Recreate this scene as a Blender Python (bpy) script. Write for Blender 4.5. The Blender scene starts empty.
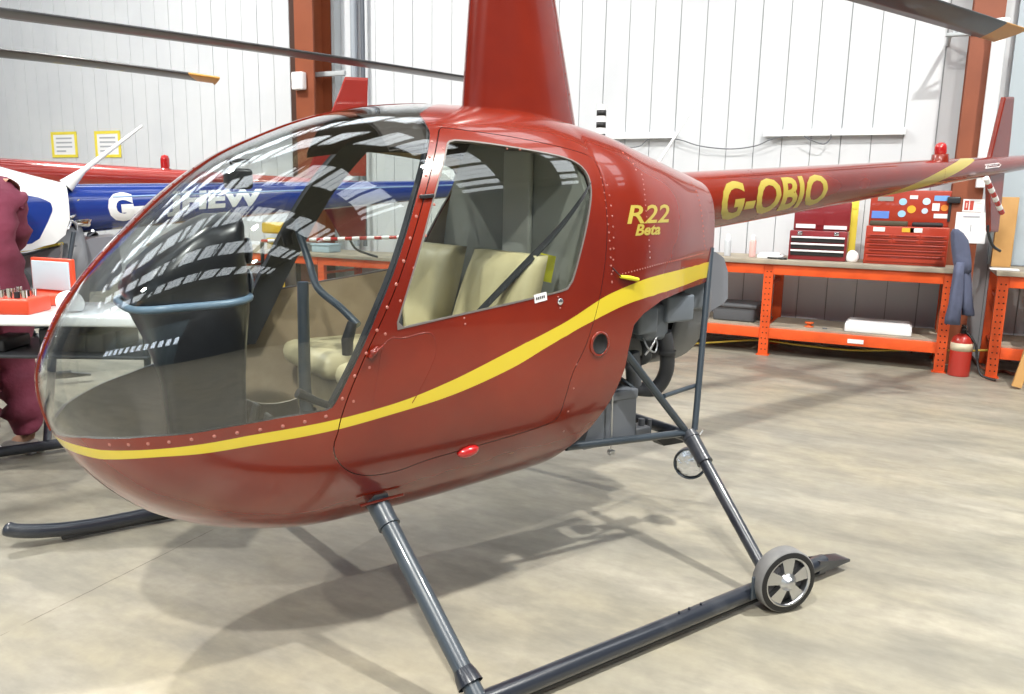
import bpy, bmesh, math, random
from mathutils import Vector, Matrix
from mathutils.bvhtree import BVHTree
random.seed(7)
SC = bpy.context.scene
COL = SC.collection
PI = math.pi
# ------------------------------------------------------------------ camera
CAMH = 1.47; FPX = 800.0; YAW = math.radians(26.0); PIT = math.radians(10.45); ROL = math.radians(1.2)
fh = Vector((-math.sin(YAW), math.cos(YAW), 0)); rh = Vector((math.cos(YAW), math.sin(YAW), 0)); UP = Vector((0, 0, 1))
cfw = fh*math.cos(PIT) - UP*math.sin(PIT); cup0 = fh*math.sin(PIT) + UP*math.cos(PIT)
cr = rh*math.cos(ROL) + cup0*math.sin(ROL); cu = -rh*math.sin(ROL) + cup0*math.cos(ROL)
cam = bpy.data.objects.new('camera', bpy.data.cameras.new('camera')); COL.objects.link(cam)
cam.data.sensor_width = 36; cam.data.lens = FPX/1024*36; cam.data.clip_start = .05; cam.data.clip_end = 100
M3 = Matrix((cr, cu, -cfw)).transposed()
cam.matrix_world = Matrix.Translation((0, 0, CAMH)) @ M3.to_4x4()
SC.camera = cam
CAMP = Vector((0, 0, CAMH))
def ray(u, v): return (cfw + cr*((u-512)/FPX) - cu*((v-347)/FPX))
def G(u, v, z=0.0):                       # pixel -> world point at height z
    d = ray(u, v); return CAMP + d*((z-CAMH)/d.z)
def W(u, v, Y):                           # pixel -> world point on the plane y = Y
    d = ray(u, v); return CAMP + d*(Y/d.y)
def D(u, v, depth): return CAMP + ray(u, v)*depth
# ------------------------------------------------------------------ view, world, lights
vs = SC.view_settings
vs.view_transform = 'Standard'; vs.look = 'None'; vs.gamma = 1; vs.use_curve_mapping = False; vs.exposure = 0.10
SC.cycles.max_bounces = 10; SC.cycles.transparent_max_bounces = 24; SC.cycles.glossy_bounces = 5
SC.cycles.caustics_reflective = False; SC.cycles.caustics_refractive = False
wd = bpy.data.worlds.new('hangar_air'); SC.world = wd; wd.use_nodes = True
wd.node_tree.nodes['Background'].inputs[0].default_value = (.8, .88, 1, 1)
wd.node_tree.nodes['Background'].inputs[1].default_value = 0.5
SKY_E = 2.9
CEIL = 8.8
LAMPS = [(-.89, -2.25, 8.0, 680), (2.4, 3.6, 8.0, 60), (-8.4, 3.6, 8.0, 130), (2.5, -5.5, 8.0, 60), (-8.5, -5.5, 8.0, 60)]
# ------------------------------------------------------------------ materials
MATS = {}
def mat(name, col, rough=.5, metal=0, coat=0, emit=None, es=0, noise=None, bump=None, ior=1.5, spec=.5):
    if name in MATS: return MATS[name]
    m = bpy.data.materials.new(name); m.use_nodes = True; nt = m.node_tree; b = nt.nodes['Principled BSDF']
    b.inputs['Base Color'].default_value = (*col, 1); b.inputs['Roughness'].default_value = rough
    b.inputs['Metallic'].default_value = metal; b.inputs['Coat Weight'].default_value = coat; b.inputs['Coat Roughness'].default_value = .03
    b.inputs['IOR'].default_value = ior; b.inputs['Specular IOR Level'].default_value = spec
    if emit: b.inputs['Emission Color'].default_value = (*emit, 1); b.inputs['Emission Strength'].default_value = es
    tc = nt.nodes.new('ShaderNodeTexCoord')
    if noise:                            # (scale, second colour, lo, hi)
        n = nt.nodes.new('ShaderNodeTexNoise'); n.inputs['Scale'].default_value = noise[0]; n.inputs['Detail'].default_value = 5
        nt.links.new(tc.outputs['Object'], n.inputs['Vector'])
        r = nt.nodes.new('ShaderNodeMapRange'); r.inputs[1].default_value = noise[2]; r.inputs[2].default_value = noise[3]
        nt.links.new(n.outputs['Fac'], r.inputs[0])
        mx = nt.nodes.new('ShaderNodeMix'); mx.data_type = 'RGBA'
        mx.inputs[6].default_value = (*col, 1); mx.inputs[7].default_value = (*noise[1], 1)
        nt.links.new(r.outputs[0], mx.inputs[0]); nt.links.new(mx.outputs[2], b.inputs['Base Color'])
    if bump:                             # (scale, strength)
        n = nt.nodes.new('ShaderNodeTexNoise'); n.inputs['Scale'].default_value = bump[0]; n.inputs['Detail'].default_value = 3
        nt.links.new(tc.outputs['Object'], n.inputs['Vector'])
        bp = nt.nodes.new('ShaderNodeBump'); bp.inputs['Strength'].default_value = bump[1]; bp.inputs['Distance'].default_value = .01
        nt.links.new(n.outputs['Fac'], bp.inputs['Height']); nt.links.new(bp.outputs[0], b.inputs['Normal'])
    MATS[name] = m; return m
def glass_mat(name, tint, boost=1.0):
    m = bpy.data.materials.new(name); m.use_nodes = True; nt = m.node_tree; nt.nodes.clear()
    out = nt.nodes.new('ShaderNodeOutputMaterial'); mix = nt.nodes.new('ShaderNodeMixShader')
    tr = nt.nodes.new('ShaderNodeBsdfTransparent'); tr.inputs[0].default_value = (*tint, 1)
    gl = nt.nodes.new('ShaderNodeBsdfGlossy'); gl.inputs['Roughness'].default_value = .015; gl.inputs[0].default_value = (1, 1, 1, 1)
    fr = nt.nodes.new('ShaderNodeFresnel'); ge = nt.nodes.new('ShaderNodeNewGeometry'); mr = nt.nodes.new('ShaderNodeMapRange')
    mr.inputs[3].default_value = 1.5; mr.inputs[4].default_value = 1/1.5; nt.links.new(ge.outputs['Backfacing'], mr.inputs[0]); nt.links.new(mr.outputs[0], fr.inputs[0])
    mu = nt.nodes.new('ShaderNodeMath'); mu.operation = 'MULTIPLY'; mu.inputs[1].default_value = boost; mu.use_clamp = True
    nt.links.new(fr.outputs[0], mu.inputs[0]); nt.links.new(mu.outputs[0], mix.inputs[0])
    nt.links.new(tr.outputs[0], mix.inputs[1]); nt.links.new(gl.outputs[0], mix.inputs[2]); nt.links.new(mix.outputs[0], out.inputs[0])
    MATS[name] = m; return m
RED = mat('maroon_paint', (.150, .009, .002), .24, coat=.75, bump=(3.0, .06), noise=(2.2, (.22, .016, .003), .35, .65))
YEL = mat('yellow_stripe', (.66, .52, .03), .3, coat=.6)
GOLD = mat('gold_lettering', (.44, .35, .06), .35, coat=.5)
BLUE = mat('blue_paint', (.010, .035, .23), .2, coat=1)
WHITE = mat('white_paint', (.82, .84, .86), .25, coat=.8)
BRED = mat('bright_red_paint', (.30, .02, .012), .22, coat=1)
STEEL = mat('blue_grey_tube', (.038, .052, .068), .35, coat=.5)
SKID = mat('black_skid_paint', (.018, .022, .032), .28, coat=.6, noise=(9, (.05, .055, .065), .5, .75))
BLACK = mat('black_rubber', (.012, .012, .013), .55)
DARK = mat('dark_trim', (.02, .022, .026), .4)
GREY = mat('engine_grey', (.11, .12, .135), .5, noise=(8, (.07, .075, .085), .4, .7))
LGREY = mat('grey_box_paint', (.15, .165, .19), .45)
ALU = mat('bare_aluminium', (.62, .63, .65), .3, metal=1)
CHROME = mat('chrome', (.85, .85, .86), .12, metal=1)
BLADE = mat('blade_grey', (.035, .037, .042), .4, coat=.3)
AMBER = mat('amber_tip', (.55, .27, .05), .4)
CREAM = mat('cream_leather', (.58, .51, .31), .5, noise=(6, (.52, .45, .26), .4, .7))
TAN = mat('tan_panel', (.30, .25, .155), .7, noise=(14, (.24, .19, .12), .35, .7))
CABGREY = mat('cabin_grey', (.30, .31, .29), .6)
CARPET = mat('cabin_carpet', (.018, .02, .023), .9, bump=(200, .3))
ORANGE = mat('orange_rack', (.80, .105, .018), .4, noise=(7, (.70, .085, .015), .4, .7))
PLY = mat('worn_plywood', (.42, .36, .27), .7, noise=(4, (.28, .25, .21), .35, .7))
WOOD = mat('pine_wood', (.60, .34, .12), .6, noise=(3, (.5, .27, .09), .4, .7))
PAPER = mat('paper', (.85, .86, .88), .7)
TAPEY = mat('yellow_tape', (.85, .72, .08), .5)
GLASS = glass_mat('bubble_acrylic', (.93, .95, .95), 1.35)
WGLASS = glass_mat('door_acrylic', (.90, .92, .90), 1.2)
REDLENS = mat('red_lens', (.42, .01, .01), .12, coat=1)
HOLE = mat('dark_hole', (.006, .006, .007), .8)
# ------------------------------------------------------------------ mesh builder
class MB:
    def __init__(s): s.v = []; s.f = []; s.m = []; s.sm = []; s.n = []; s.xf = None
    def add(s, vs_, fs, mi=0, smooth=False, normals=None):
        o = len(s.v); s.v += [tuple(p) for p in vs_]
        for k, f in enumerate(fs):
            s.f.append([i+o for i in f]); s.m.append(mi); s.sm.append(smooth); s.n.append(normals[k] if normals else None)
        return s
    def box(s, lo, hi, mi=0, bev=0.0, M=None):
        c = [(lo[i]+hi[i])/2 for i in range(3)]; h = [abs(hi[i]-lo[i])/2 for i in range(3)]
        if bev <= 0:
            vs_ = [Vector((c[0]+sx*h[0], c[1]+sy*h[1], c[2]+sz*h[2])) for sx in (-1, 1) for sy in (-1, 1) for sz in (-1, 1)]
            fs = [(0,1,3,2), (4,6,7,5), (0,4,5,1), (2,3,7,6), (0,2,6,4), (1,5,7,3)]
            if M: vs_ = [M @ p for p in vs_]
            return s.add(vs_, fs, mi)
        bm = bmesh.new(); bmesh.ops.create_cube(bm, size=1)
        for v in bm.verts: v.co = Vector((c[0]+v.co.x*2*h[0], c[1]+v.co.y*2*h[1], c[2]+v.co.z*2*h[2]))
        bmesh.ops.bevel(bm, geom=bm.edges[:], offset=min(bev, min(h)*.95), segments=3, profile=.5, affect='EDGES')
        return s.bm(bm, mi, True, M)
    def bm(s, bm, mi=0, smooth=False, M=None):
        bm.verts.index_update()
        s.add([(M @ v.co) if M else v.co.copy() for v in bm.verts], [[v.index for v in f.verts] for f in bm.faces], mi, smooth); bm.free(); return s
    def tube(s, pts, r, n=12, mi=0, closed=False, caps=True, sy=1.0):
        pts = [Vector(p) for p in pts]; rs = r if isinstance(r, (list, tuple)) else [r]*len(pts)
        o = []; prev = None
        for i, p in enumerate(pts):
            a = pts[i-1] if i else (pts[-1] if closed else p); b = pts[i+1] if i < len(pts)-1 else (pts[0] if closed else p)
            t = (b-a)
            t = t.normalized() if t.length > 1e-9 else Vector((0, 0, 1))
            if prev is None:
                q = Vector((0, 0, 1)) if abs(t.z) < .9 else Vector((1, 0, 0)); nn = (q-t*q.dot(t)).normalized()
            else:
                nn = (prev-t*prev.dot(t)).normalized()
            prev = nn; bb = t.cross(nn)
            o.append([p+(nn*math.cos(2*PI*k/n)+bb*math.sin(2*PI*k/n)*sy)*rs[i] for k in range(n)])
        V = [p for ring in o for p in ring]; F = []
        m = len(o)
        for i in range(m if closed else m-1):
            j = (i+1) % m
            for k in range(n): F.append((i*n+k, i*n+(k+1) % n, j*n+(k+1) % n, j*n+k))
        s.add(V, F, mi, True)
        if caps and not closed:
            s.add(o[0], [tuple(range(n-1, -1, -1))], mi); s.add(o[-1], [tuple(range(n))], mi)
        return s
    def cyl(s, a, b, r, n=16, mi=0, r2=None): return s.tube([a, b], [r, r if r2 is None else r2], n, mi)
    def lathe(s, prof, o, axis, n=32, mi=0, smooth=True):       # prof: (radius, height along axis)
        ax = Vector(axis).normalized(); q = Vector((0, 0, 1)) if abs(ax.z) < .9 else Vector((1, 0, 0))
        e1 = (q-ax*q.dot(ax)).normalized(); e2 = ax.cross(e1); o = Vector(o); V = []; F = []
        for (r, h) in prof:
            for k in range(n): V.append(o+ax*h+(e1*math.cos(2*PI*k/n)+e2*math.sin(2*PI*k/n))*r)
        for i in range(len(prof)-1):
            for k in range(n): F.append((i*n+k, i*n+(k+1) % n, (i+1)*n+(k+1) % n, (i+1)*n+k))
        return s.add(V, F, mi, smooth)
    def prism(s, poly, axis, a, b, mi=0):                        # poly 2D in the two other axes
        def P(p, t): return {'x': (t, p[0], p[1]), 'y': (p[0], t, p[1]), 'z': (p[0], p[1], t)}[axis]
        n = len(poly); V = [P(p, a) for p in poly]+[P(p, b) for p in poly]
        F = [tuple(range(n-1, -1, -1)), tuple(range(n, 2*n))]+[(i, (i+1) % n, n+(i+1) % n, n+i) for i in range(n)]
        return s.add(V, F, mi)
    def sphere(s, c, r, mi=0, sc=(1, 1, 1), seg=16, M=None):
        bm = bmesh.new(); bmesh.ops.create_uvsphere(bm, u_segments=seg, v_segments=max(6, seg//2), radius=r)
        for v in bm.verts: v.co = Vector((c[0]+v.co.x*sc[0], c[1]+v.co.y*sc[1], c[2]+v.co.z*sc[2]))
        return s.bm(bm, mi, True, M)
    def dome(s, p, n, r, h, mi=0, k=7):
        n = Vector(n).normalized(); p = Vector(p)
        return s.lathe([(r, 0), (r*.8, h*.6), (r*.4, h*.95), (.0001, h)], p, n, k, mi)
    def build(s, name, mats, parent=None, fix=True, label=None):
        me = bpy.data.meshes.new(name); me.from_pydata(s.v, [], s.f)
        for m in (mats if isinstance(mats, (list, tuple)) else [mats]): me.materials.append(m)
        me.polygons.foreach_set('material_index', s.m); me.polygons.foreach_set('use_smooth', s.sm)
        if any(x is not None for x in s.n):
            me.update(); L = []
            for p in me.polygons:
                nn = s.n[p.index]
                for k in range(p.loop_total): L.append(nn[k] if nn else (0, 0, 0))
            me.normals_split_custom_set(L)
        elif fix:
            bm = bmesh.new(); bm.from_mesh(me); bmesh.ops.recalc_face_normals(bm, faces=bm.faces[:]); bm.to_mesh(me); bm.free()
        me.update()
        o = bpy.data.objects.new(name, me); COL.objects.link(o)
        if parent: o.parent = parent
        if label: o['label'] = label
        return o
def empty(name, loc=(0, 0, 0), rz=0, label=None, cat=None, group=None):
    o = bpy.data.objects.new(name, None); COL.objects.link(o); o.location = loc; o.rotation_euler = (0, 0, rz); o.empty_display_size = .2
    return tag(o, label, cat, group)
def tag(o, label=None, cat=None, group=None, kind=None):
    if label: o['label'] = label
    if cat: o['category'] = cat
    if group: o['group'] = group
    if kind: o['kind'] = kind
    return o
def struct(name, mb, m, parent=None):
    o = mb.build(name, m, parent)
    if not parent: o['kind'] = 'structure'
    return o
def copy_tree(o, parent=None):
    c = o.copy(); COL.objects.link(c)
    if parent: c.parent = parent
    for ch in [x for x in COL.objects if x.parent == o]: copy_tree(ch, c)
    return c
def lerp(a, b, t): return a+(b-a)*t
def cubic(tab, x):                        # smooth monotone-ish interpolation of a table
    if x <= tab[0][0]: return tab[0][1]
    if x >= tab[-1][0]: return tab[-1][1]
    i = 0
    while tab[i+1][0] < x: i += 1
    x0, y0 = tab[i]; x1, y1 = tab[i+1]; h = x1-x0; d = (y1-y0)/h
    dl = (y0-tab[i-1][1])/(x0-tab[i-1][0]) if i else d
    dr = (tab[i+2][1]-y1)/(tab[i+2][0]-x1) if i+2 < len(tab) else d
    m0 = 0 if dl*d <= 0 else 2*dl*d/(dl+d); m1 = 0 if dr*d <= 0 else 2*dr*d/(dr+d)
    t = (x-x0)/h
    return (2*t**3-3*t*t+1)*y0+(t**3-2*t*t+t)*h*m0+(-2*t**3+3*t*t)*y1+(t**3-t*t)*h*m1
def spline(pts, n=6, closed=False):       # Catmull-Rom through points
    out = []; m = len(pts); pts = [Vector(p) for p in pts]
    for i in range(m if closed else m-1):
        p0 = pts[(i-1) % m] if (closed or i) else pts[0]; p1 = pts[i]; p2 = pts[(i+1) % m]
        p3 = pts[(i+2) % m] if (closed or i+2 < m) else pts[-1]
        for k in range(n):
            t = k/n
            out.append(.5*((2*p1)+(p2-p0)*t+(2*p0-5*p1+4*p2-p3)*t*t+(3*p1-p0-3*p2+p3)*t**3))
    if not closed: out.append(pts[-1])
    return out
# signed distance to a closed 2D polygon, negative inside
def polysd(P):
    n = len(P); xs = [p[0] for p in P]; ys = [p[1] for p in P]; lo = (min(xs)-.1, min(ys)-.1); hi = (max(xs)+.1, max(ys)+.1)
    segs = [(P[i][0], P[i][1], P[(i+1) % n][0], P[(i+1) % n][1]) for i in range(n)]
    def g(x, y):
        if x < lo[0] or x > hi[0] or y < lo[1] or y > hi[1]: return .1
        best = 1e9; ins = False
        for (ax_, ay, bx, by) in segs:
            dx, dy = bx-ax_, by-ay; l = dx*dx+dy*dy
            t = 0 if l == 0 else max(0, min(1, ((x-ax_)*dx+(y-ay)*dy)/l))
            ex, ey = x-ax_-t*dx, y-ay-t*dy; d = ex*ex+ey*ey
            if d < best: best = d
            if (ay > y) != (by > y) and x < (bx-ax_)*(y-ay)/(by-ay)+ax_: ins = not ins
        return -math.sqrt(best) if ins else math.sqrt(best)
    return g
class Patch:                              # parametric surface that can be cut along curves into tagged regions
    def __init__(s, fn, us, vs_):
        s.fn = fn; nu, nv = len(us), len(vs_)
        s.q = [(u, v) for u in us for v in vs_]; s.P = [fn(u, v) for (u, v) in s.q]
        s.F = [[i*nv+j, i*nv+j+1, (i+1)*nv+j+1, (i+1)*nv+j] for i in range(nu-1) for j in range(nv-1)]; s.T = [0]*len(s.F)
    def split(s, g, newtag, only=None, where=None):
        val = {}; cache = {}
        def gv(i):
            if i not in val:
                v = g(*s.P[i]); val[i] = v if abs(v) > 1e-7 else 1e-7
            return val[i]
        def cut(a, b):
            k = (min(a, b), max(a, b))
            if k in cache: return cache[k]
            qa, qb = s.q[a], s.q[b]; va, vb = gv(a), gv(b); ta, tb = 0., 1.
            for it in range(6):
                t = ta+(tb-ta)*va/(va-vb) if it % 2 == 0 else (ta+tb)/2
                q = (lerp(qa[0], qb[0], t), lerp(qa[1], qb[1], t)); p = s.fn(*q); v = g(*p)
                if (v < 0) == (va < 0): ta, va = t, v
                else: tb, vb = t, v
                if abs(v) < 1e-5 or va == vb: break
            s.q.append(q); s.P.append(p); cache[k] = len(s.P)-1; val[cache[k]] = 0; return cache[k]
        NF = []; NT = []
        for f, t in zip(s.F, s.T):
            if only is not None and t not in only: NF.append(f); NT.append(t); continue
            vv = [gv(i) for i in f]
            if all(x > 0 for x in vv): NF.append(f); NT.append(t); continue
            if all(x < 0 for x in vv): NF.append(f); NT.append(newtag); continue
            A = []; B = []; n = len(f)
            for k in range(n):
                a, b = f[k], f[(k+1) % n]
                (A if gv(a) < 0 else B).append(a)
                if (gv(a) < 0) != (gv(b) < 0):
                    c = cut(a, b); A.append(c); B.append(c)
            if len(A) > 2: NF.append(A); NT.append(newtag)
            if len(B) > 2: NF.append(B); NT.append(t)
        s.F, s.T = NF, NT
    def normal(s, i):
        u, v = s.q[i]; e = 1e-3
        a = s.fn(u+e, v); b = s.fn(u-e, v); c = s.fn(u, v+e); d = s.fn(u, v-e)
        n = (Vector(a)-Vector(b)).cross(Vector(c)-Vector(d))
        return n.normalized() if n.length > 1e-12 else Vector((-1, 0, 0))
    def emit(s, mb, tags, thick, off=0.0, mirror=False, rim=0, inner=None, sign=1):
        # tags: {tag: material index}; builds an outer and an inner skin with closed rims
        fs = [(f, tags[t]) for f, t in zip(s.F, s.T) if t in tags]
        ids = {}; V = []; NR = []
        def gid(i):
            if i not in ids:
                n = s.normal(i)*sign; p = Vector(s.P[i])
                if mirror: p = Vector((p.x, -p.y, p.z)); n = Vector((n.x, -n.y, n.z))
                ids[i] = len(V); V.append((p, n))
            return ids[i]
        F = [([gid(i) for i in f], m) for f, m in fs]
        if mirror: F = [(f[::-1], m) for f, m in F]
        ec = {}
        for f, m in F:
            for k in range(len(f)):
                a, b = f[k], f[(k+1) % len(f)]; ec[(a, b)] = ec.get((a, b), 0)+1
        if F:
            f0 = F[len(F)//2][0]; pn = (V[f0[1]][0]-V[f0[0]][0]).cross(V[f0[2]][0]-V[f0[0]][0])
            flip = pn.dot(V[f0[0]][1]) < 0
        n = len(V); base = len(mb.v)
        out = [p+nn*off for p, nn in V]+[p+nn*(off-thick) for p, nn in V]
        mb.v += [tuple(p) for p in out]
        for f, m in F:
            ff = f[::-1] if flip else f
            mb.f.append([i+base for i in ff]); mb.m.append(m); mb.sm.append(True); mb.n.append([tuple(V[i][1]) for i in ff])
            if thick > 0:
                gg = ff[::-1]; mb.f.append([i+n+base for i in gg]); mb.m.append(m if inner is None else inner); mb.sm.append(True)
                mb.n.append([tuple(-V[i][1]) for i in gg])
        if thick > 0:
            for (a, b) in ec:
                if (b, a) not in ec:
                    if (V[a][0]-V[b][0]).length < 1e-6: continue
                    q = [a+base, b+base, b+n+base, a+n+base] if flip else [b+base, a+base, a+n+base, b+n+base]
                    mb.f.append(q); mb.m.append(rim); mb.sm.append(False); mb.n.append(None)
        return mb
def text_mesh(txt, size, shear=0.0, sx=1.0, bold=0.0):
    cu_ = bpy.data.curves.new('lettering', 'FONT'); cu_.body = txt; cu_.size = size; cu_.shear = shear; cu_.offset = bold; cu_.resolution_u = 3
    ob = bpy.data.objects.new('lettering', cu_); COL.objects.link(ob); bpy.context.view_layer.update()
    dg = bpy.context.evaluated_depsgraph_get(); me = bpy.data.meshes.new_from_object(ob.evaluated_get(dg))
    bm = bmesh.new(); bm.from_mesh(me); bpy.data.objects.remove(ob); bpy.data.meshes.remove(me); bpy.data.curves.remove(cu_)
    bmesh.ops.remove_doubles(bm, verts=bm.verts[:], dist=1e-5)
    for v in bm.verts: v.co.x *= sx
    return bm
def put_text(name, txt, size, fn, m, parent, shear=0, sx=1, bold=0, cuts=0, centre=False, fit=None):
    """fn(tx, ty) -> (point, normal)"""
    bm = text_mesh(txt, size, shear, sx, bold)
    xs = [v.co.x for v in bm.verts]; ys = [v.co.y for v in bm.verts]; x0, x1, y0, y1 = min(xs), max(xs), min(ys), max(ys)
    if fit:
        for v in bm.verts: v.co.x = (v.co.x-x0)/(x1-x0)*fit[0]; v.co.y = (v.co.y-y0)/(y1-y0)*fit[1]
        if centre:
            for v in bm.verts: v.co.x -= fit[0]/2; v.co.y -= fit[1]/2
        y0, y1 = min(v.co.y for v in bm.verts), max(v.co.y for v in bm.verts)
    elif centre:
        for v in bm.verts: v.co.x -= (x0+x1)/2; v.co.y -= (y0+y1)/2
        y0, y1 = y0-(y0+y1)/2, y1-(y0+y1)/2
    for k in range(1, cuts):
        yy = lerp(y0, y1, k/cuts)
        bmesh.ops.bisect_plane(bm, geom=bm.verts[:]+bm.edges[:]+bm.faces[:], plane_co=(0, yy, 0), plane_no=(0, 1, 0))
    bm.verts.index_update(); mb = MB(); V = []; Nn = []
    for v in bm.verts:
        p, n = fn(v.co.x, v.co.y); V.append(Vector(p)+Vector(n)*.0015); Nn.append(tuple(n))
    F = [[v.index for v in f.verts] for f in bm.faces]; bm.free()
    mb.add(V, F, 0, True, [[Nn[i] for i in f] for f in F])
    return mb.build(name, m, parent)
# ================================================================== SETTING
CONC = None
def concrete():
    m = bpy.data.materials.new('polished_concrete'); m.use_nodes = True; nt = m.node_tree; b = nt.nodes['Principled BSDF']
    tc = nt.nodes.new('ShaderNodeTexCoord'); L = nt.links.new
    def noise(sc, det, st=(1, 1, 1), rot=0.0):
        mp = nt.nodes.new('ShaderNodeMapping'); mp.inputs['Scale'].default_value = st; mp.inputs['Rotation'].default_value = (0, 0, rot)
        L(tc.outputs['Object'], mp.inputs[0]); n = nt.nodes.new('ShaderNodeTexNoise'); n.inputs['Scale'].default_value = sc
        n.inputs['Detail'].default_value = det; n.inputs['Roughness'].default_value = .62; L(mp.outputs[0], n.inputs['Vector']); return n
    def rng(src, a, b_, c, d):
        r = nt.nodes.new('ShaderNodeMapRange'); r.inputs[1].default_value = a; r.inputs[2].default_value = b_; r.inputs[3].default_value = c; r.inputs[4].default_value = d
        L(src, r.inputs[0]); return r.outputs[0]
    def mix(fac, c1, c2):
        x = nt.nodes.new('ShaderNodeMix'); x.data_type = 'RGBA'
        if isinstance(c1, tuple): x.inputs[6].default_value = (*c1, 1)
        else: L(c1, x.inputs[6])
        if isinstance(c2, tuple): x.inputs[7].default_value = (*c2, 1)
        else: L(c2, x.inputs[7])
        L(fac, x.inputs[0]); return x.outputs[2]
    n1 = noise(.55, 6, (1, 1.6, 1)); n2 = noise(2.2, 8, (1, 2.2, 1), .3); n3 = noise(14, 8); n4 = noise(1.1, 5, (1, 3, 1), 1.0)
    c = mix(rng(n1.outputs['Fac'], .35, .65, 0, 1), (.36, .325, .235), (.27, .262, .225))
    c = mix(rng(n2.outputs['Fac'], .42, .7, 0, .95), c, (.19, .182, .155))
    c = mix(rng(n4.outputs['Fac'], .5, .75, 0, .8), c, (.45, .415, .335))
    c = mix(rng(n3.outputs['Fac'], .35, .75, 0, .5), c, (.20, .185, .15))
    # one saw-cut joint, crossing the foreground on the left
    a, b2 = G(0, 636), G(218, 527); d = (b2-a).normalized(); nrm = Vector((-d.y, d.x, 0))
    sep = nt.nodes.new('ShaderNodeSeparateXYZ'); L(tc.outputs['Object'], sep.inputs[0])
    def mth(op, x, y=None):
        q = nt.nodes.new('ShaderNodeMath'); q.operation = op
        for k, vv in enumerate((x, y)):
            if vv is None: continue
            if isinstance(vv, (int, float)): q.inputs[k].default_value = vv
            else: L(vv, q.inputs[k])
        return q.outputs[0]
    dist = mth('ADD', mth('MULTIPLY', sep.outputs[0], nrm.x), mth('MULTIPLY', sep.outputs[1], nrm.y))
    wob = mth('MULTIPLY', mth('SUBTRACT', n3.outputs['Fac'], .5), .012)
    dist = mth('ABSOLUTE', mth('ADD', mth('SUBTRACT', dist, a.dot(nrm)), wob))
    brk = rng(n2.outputs['Fac'], .38, .5, 0, .8)
    c = mix(mth('MULTIPLY', mth('LESS_THAN', dist, .0028), brk), c, (.10, .08, .06))
    L(c, b.inputs['Base Color'])
    L(rng(n2.outputs['Fac'], .3, .7, .32, .55), b.inputs['Roughness'])
    bp = nt.nodes.new('ShaderNodeBump'); bp.inputs['Strength'].default_value = .12; bp.inputs['Distance'].default_value = .004
    L(n3.outputs['Fac'], bp.inputs['Height']); L(bp.outputs[0], b.inputs['Normal'])
    return m
X0, X1, Y0, Y1 = -19.0, 7.5, -9.5, 9.1
struct('floor', MB().box((X0-.2, Y0-.2, -.2), (X1+.2, Y1+.2, 0)), concrete())
CLAD = mat('white_cladding', (.66, .685, .715), .45, noise=(1.5, (.62, .645, .68), .4, .7))
SEAM = mat('cladding_seam', (.33, .35, .37), .6)
def cladding(name, a, b, z0, z1, inward, pitch, start=0.0, mats=None):
    """flat steel panels with a narrow recessed joint between each pair; a,b: ends of the wall line"""
    mb = MB(); a = Vector(a); b = Vector(b); L = (b-a).length; d = (b-a)/L; n = Vector(inward)
    def slab(s0, s1, t0, t1, mi):
        p = [a+d*s0+n*t0, a+d*s1+n*t0, a+d*s1+n*t1, a+d*s0+n*t1]
        V = [(q.x, q.y, z) for z in (z0, z1) for q in p]
        mb.add(V, [(3,2,1,0), (4,5,6,7), (0,1,5,4), (1,2,6,5), (2,3,7,6), (3,0,4,7)], mi)
    slab(0, L, -.12, -.012, 1)
    s = start; k = 0
    while s < L:
        e = min(s+pitch, L); g = .008 if k % 3 else .011
        slab(s+g, e, -.012, 0, 0); s = e; k += 1
    return struct(name, mb, mats or [CLAD, SEAM])
xc = W(330, 60, 9.1).x
cladding('wall_back', (X0, Y1, 0), (X1, Y1, 0), 0, CEIL, (0, -1, 0), .29)
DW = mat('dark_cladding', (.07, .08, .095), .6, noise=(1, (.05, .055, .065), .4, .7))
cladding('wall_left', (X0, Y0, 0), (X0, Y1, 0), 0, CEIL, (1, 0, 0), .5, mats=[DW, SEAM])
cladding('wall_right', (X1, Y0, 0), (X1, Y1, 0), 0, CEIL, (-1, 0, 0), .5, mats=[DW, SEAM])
mb = MB()
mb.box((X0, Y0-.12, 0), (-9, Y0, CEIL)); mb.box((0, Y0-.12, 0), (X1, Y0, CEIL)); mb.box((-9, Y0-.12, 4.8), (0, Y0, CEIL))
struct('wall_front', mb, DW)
mb = MB()
for k in range(12): mb.box((-9+k*.75, Y0-.1, 0), (-9+k*.75+.72, Y0-.04, 4.8), bev=.01)
d_ = struct('door_1', mb, mat('hangar_door_blue_grey', (.12, .17, .21), .5))
mb = MB()
for k in range(12): mb.box((-8.85+k*.75, Y0-.04, 2.2), (-8.85+k*.75+.42, Y0-.03, 2.9))
mb.build('pane', mat('door_daylight', (.8, .85, .9), .5, emit=(.75, .85, 1), es=5), d_)
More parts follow.
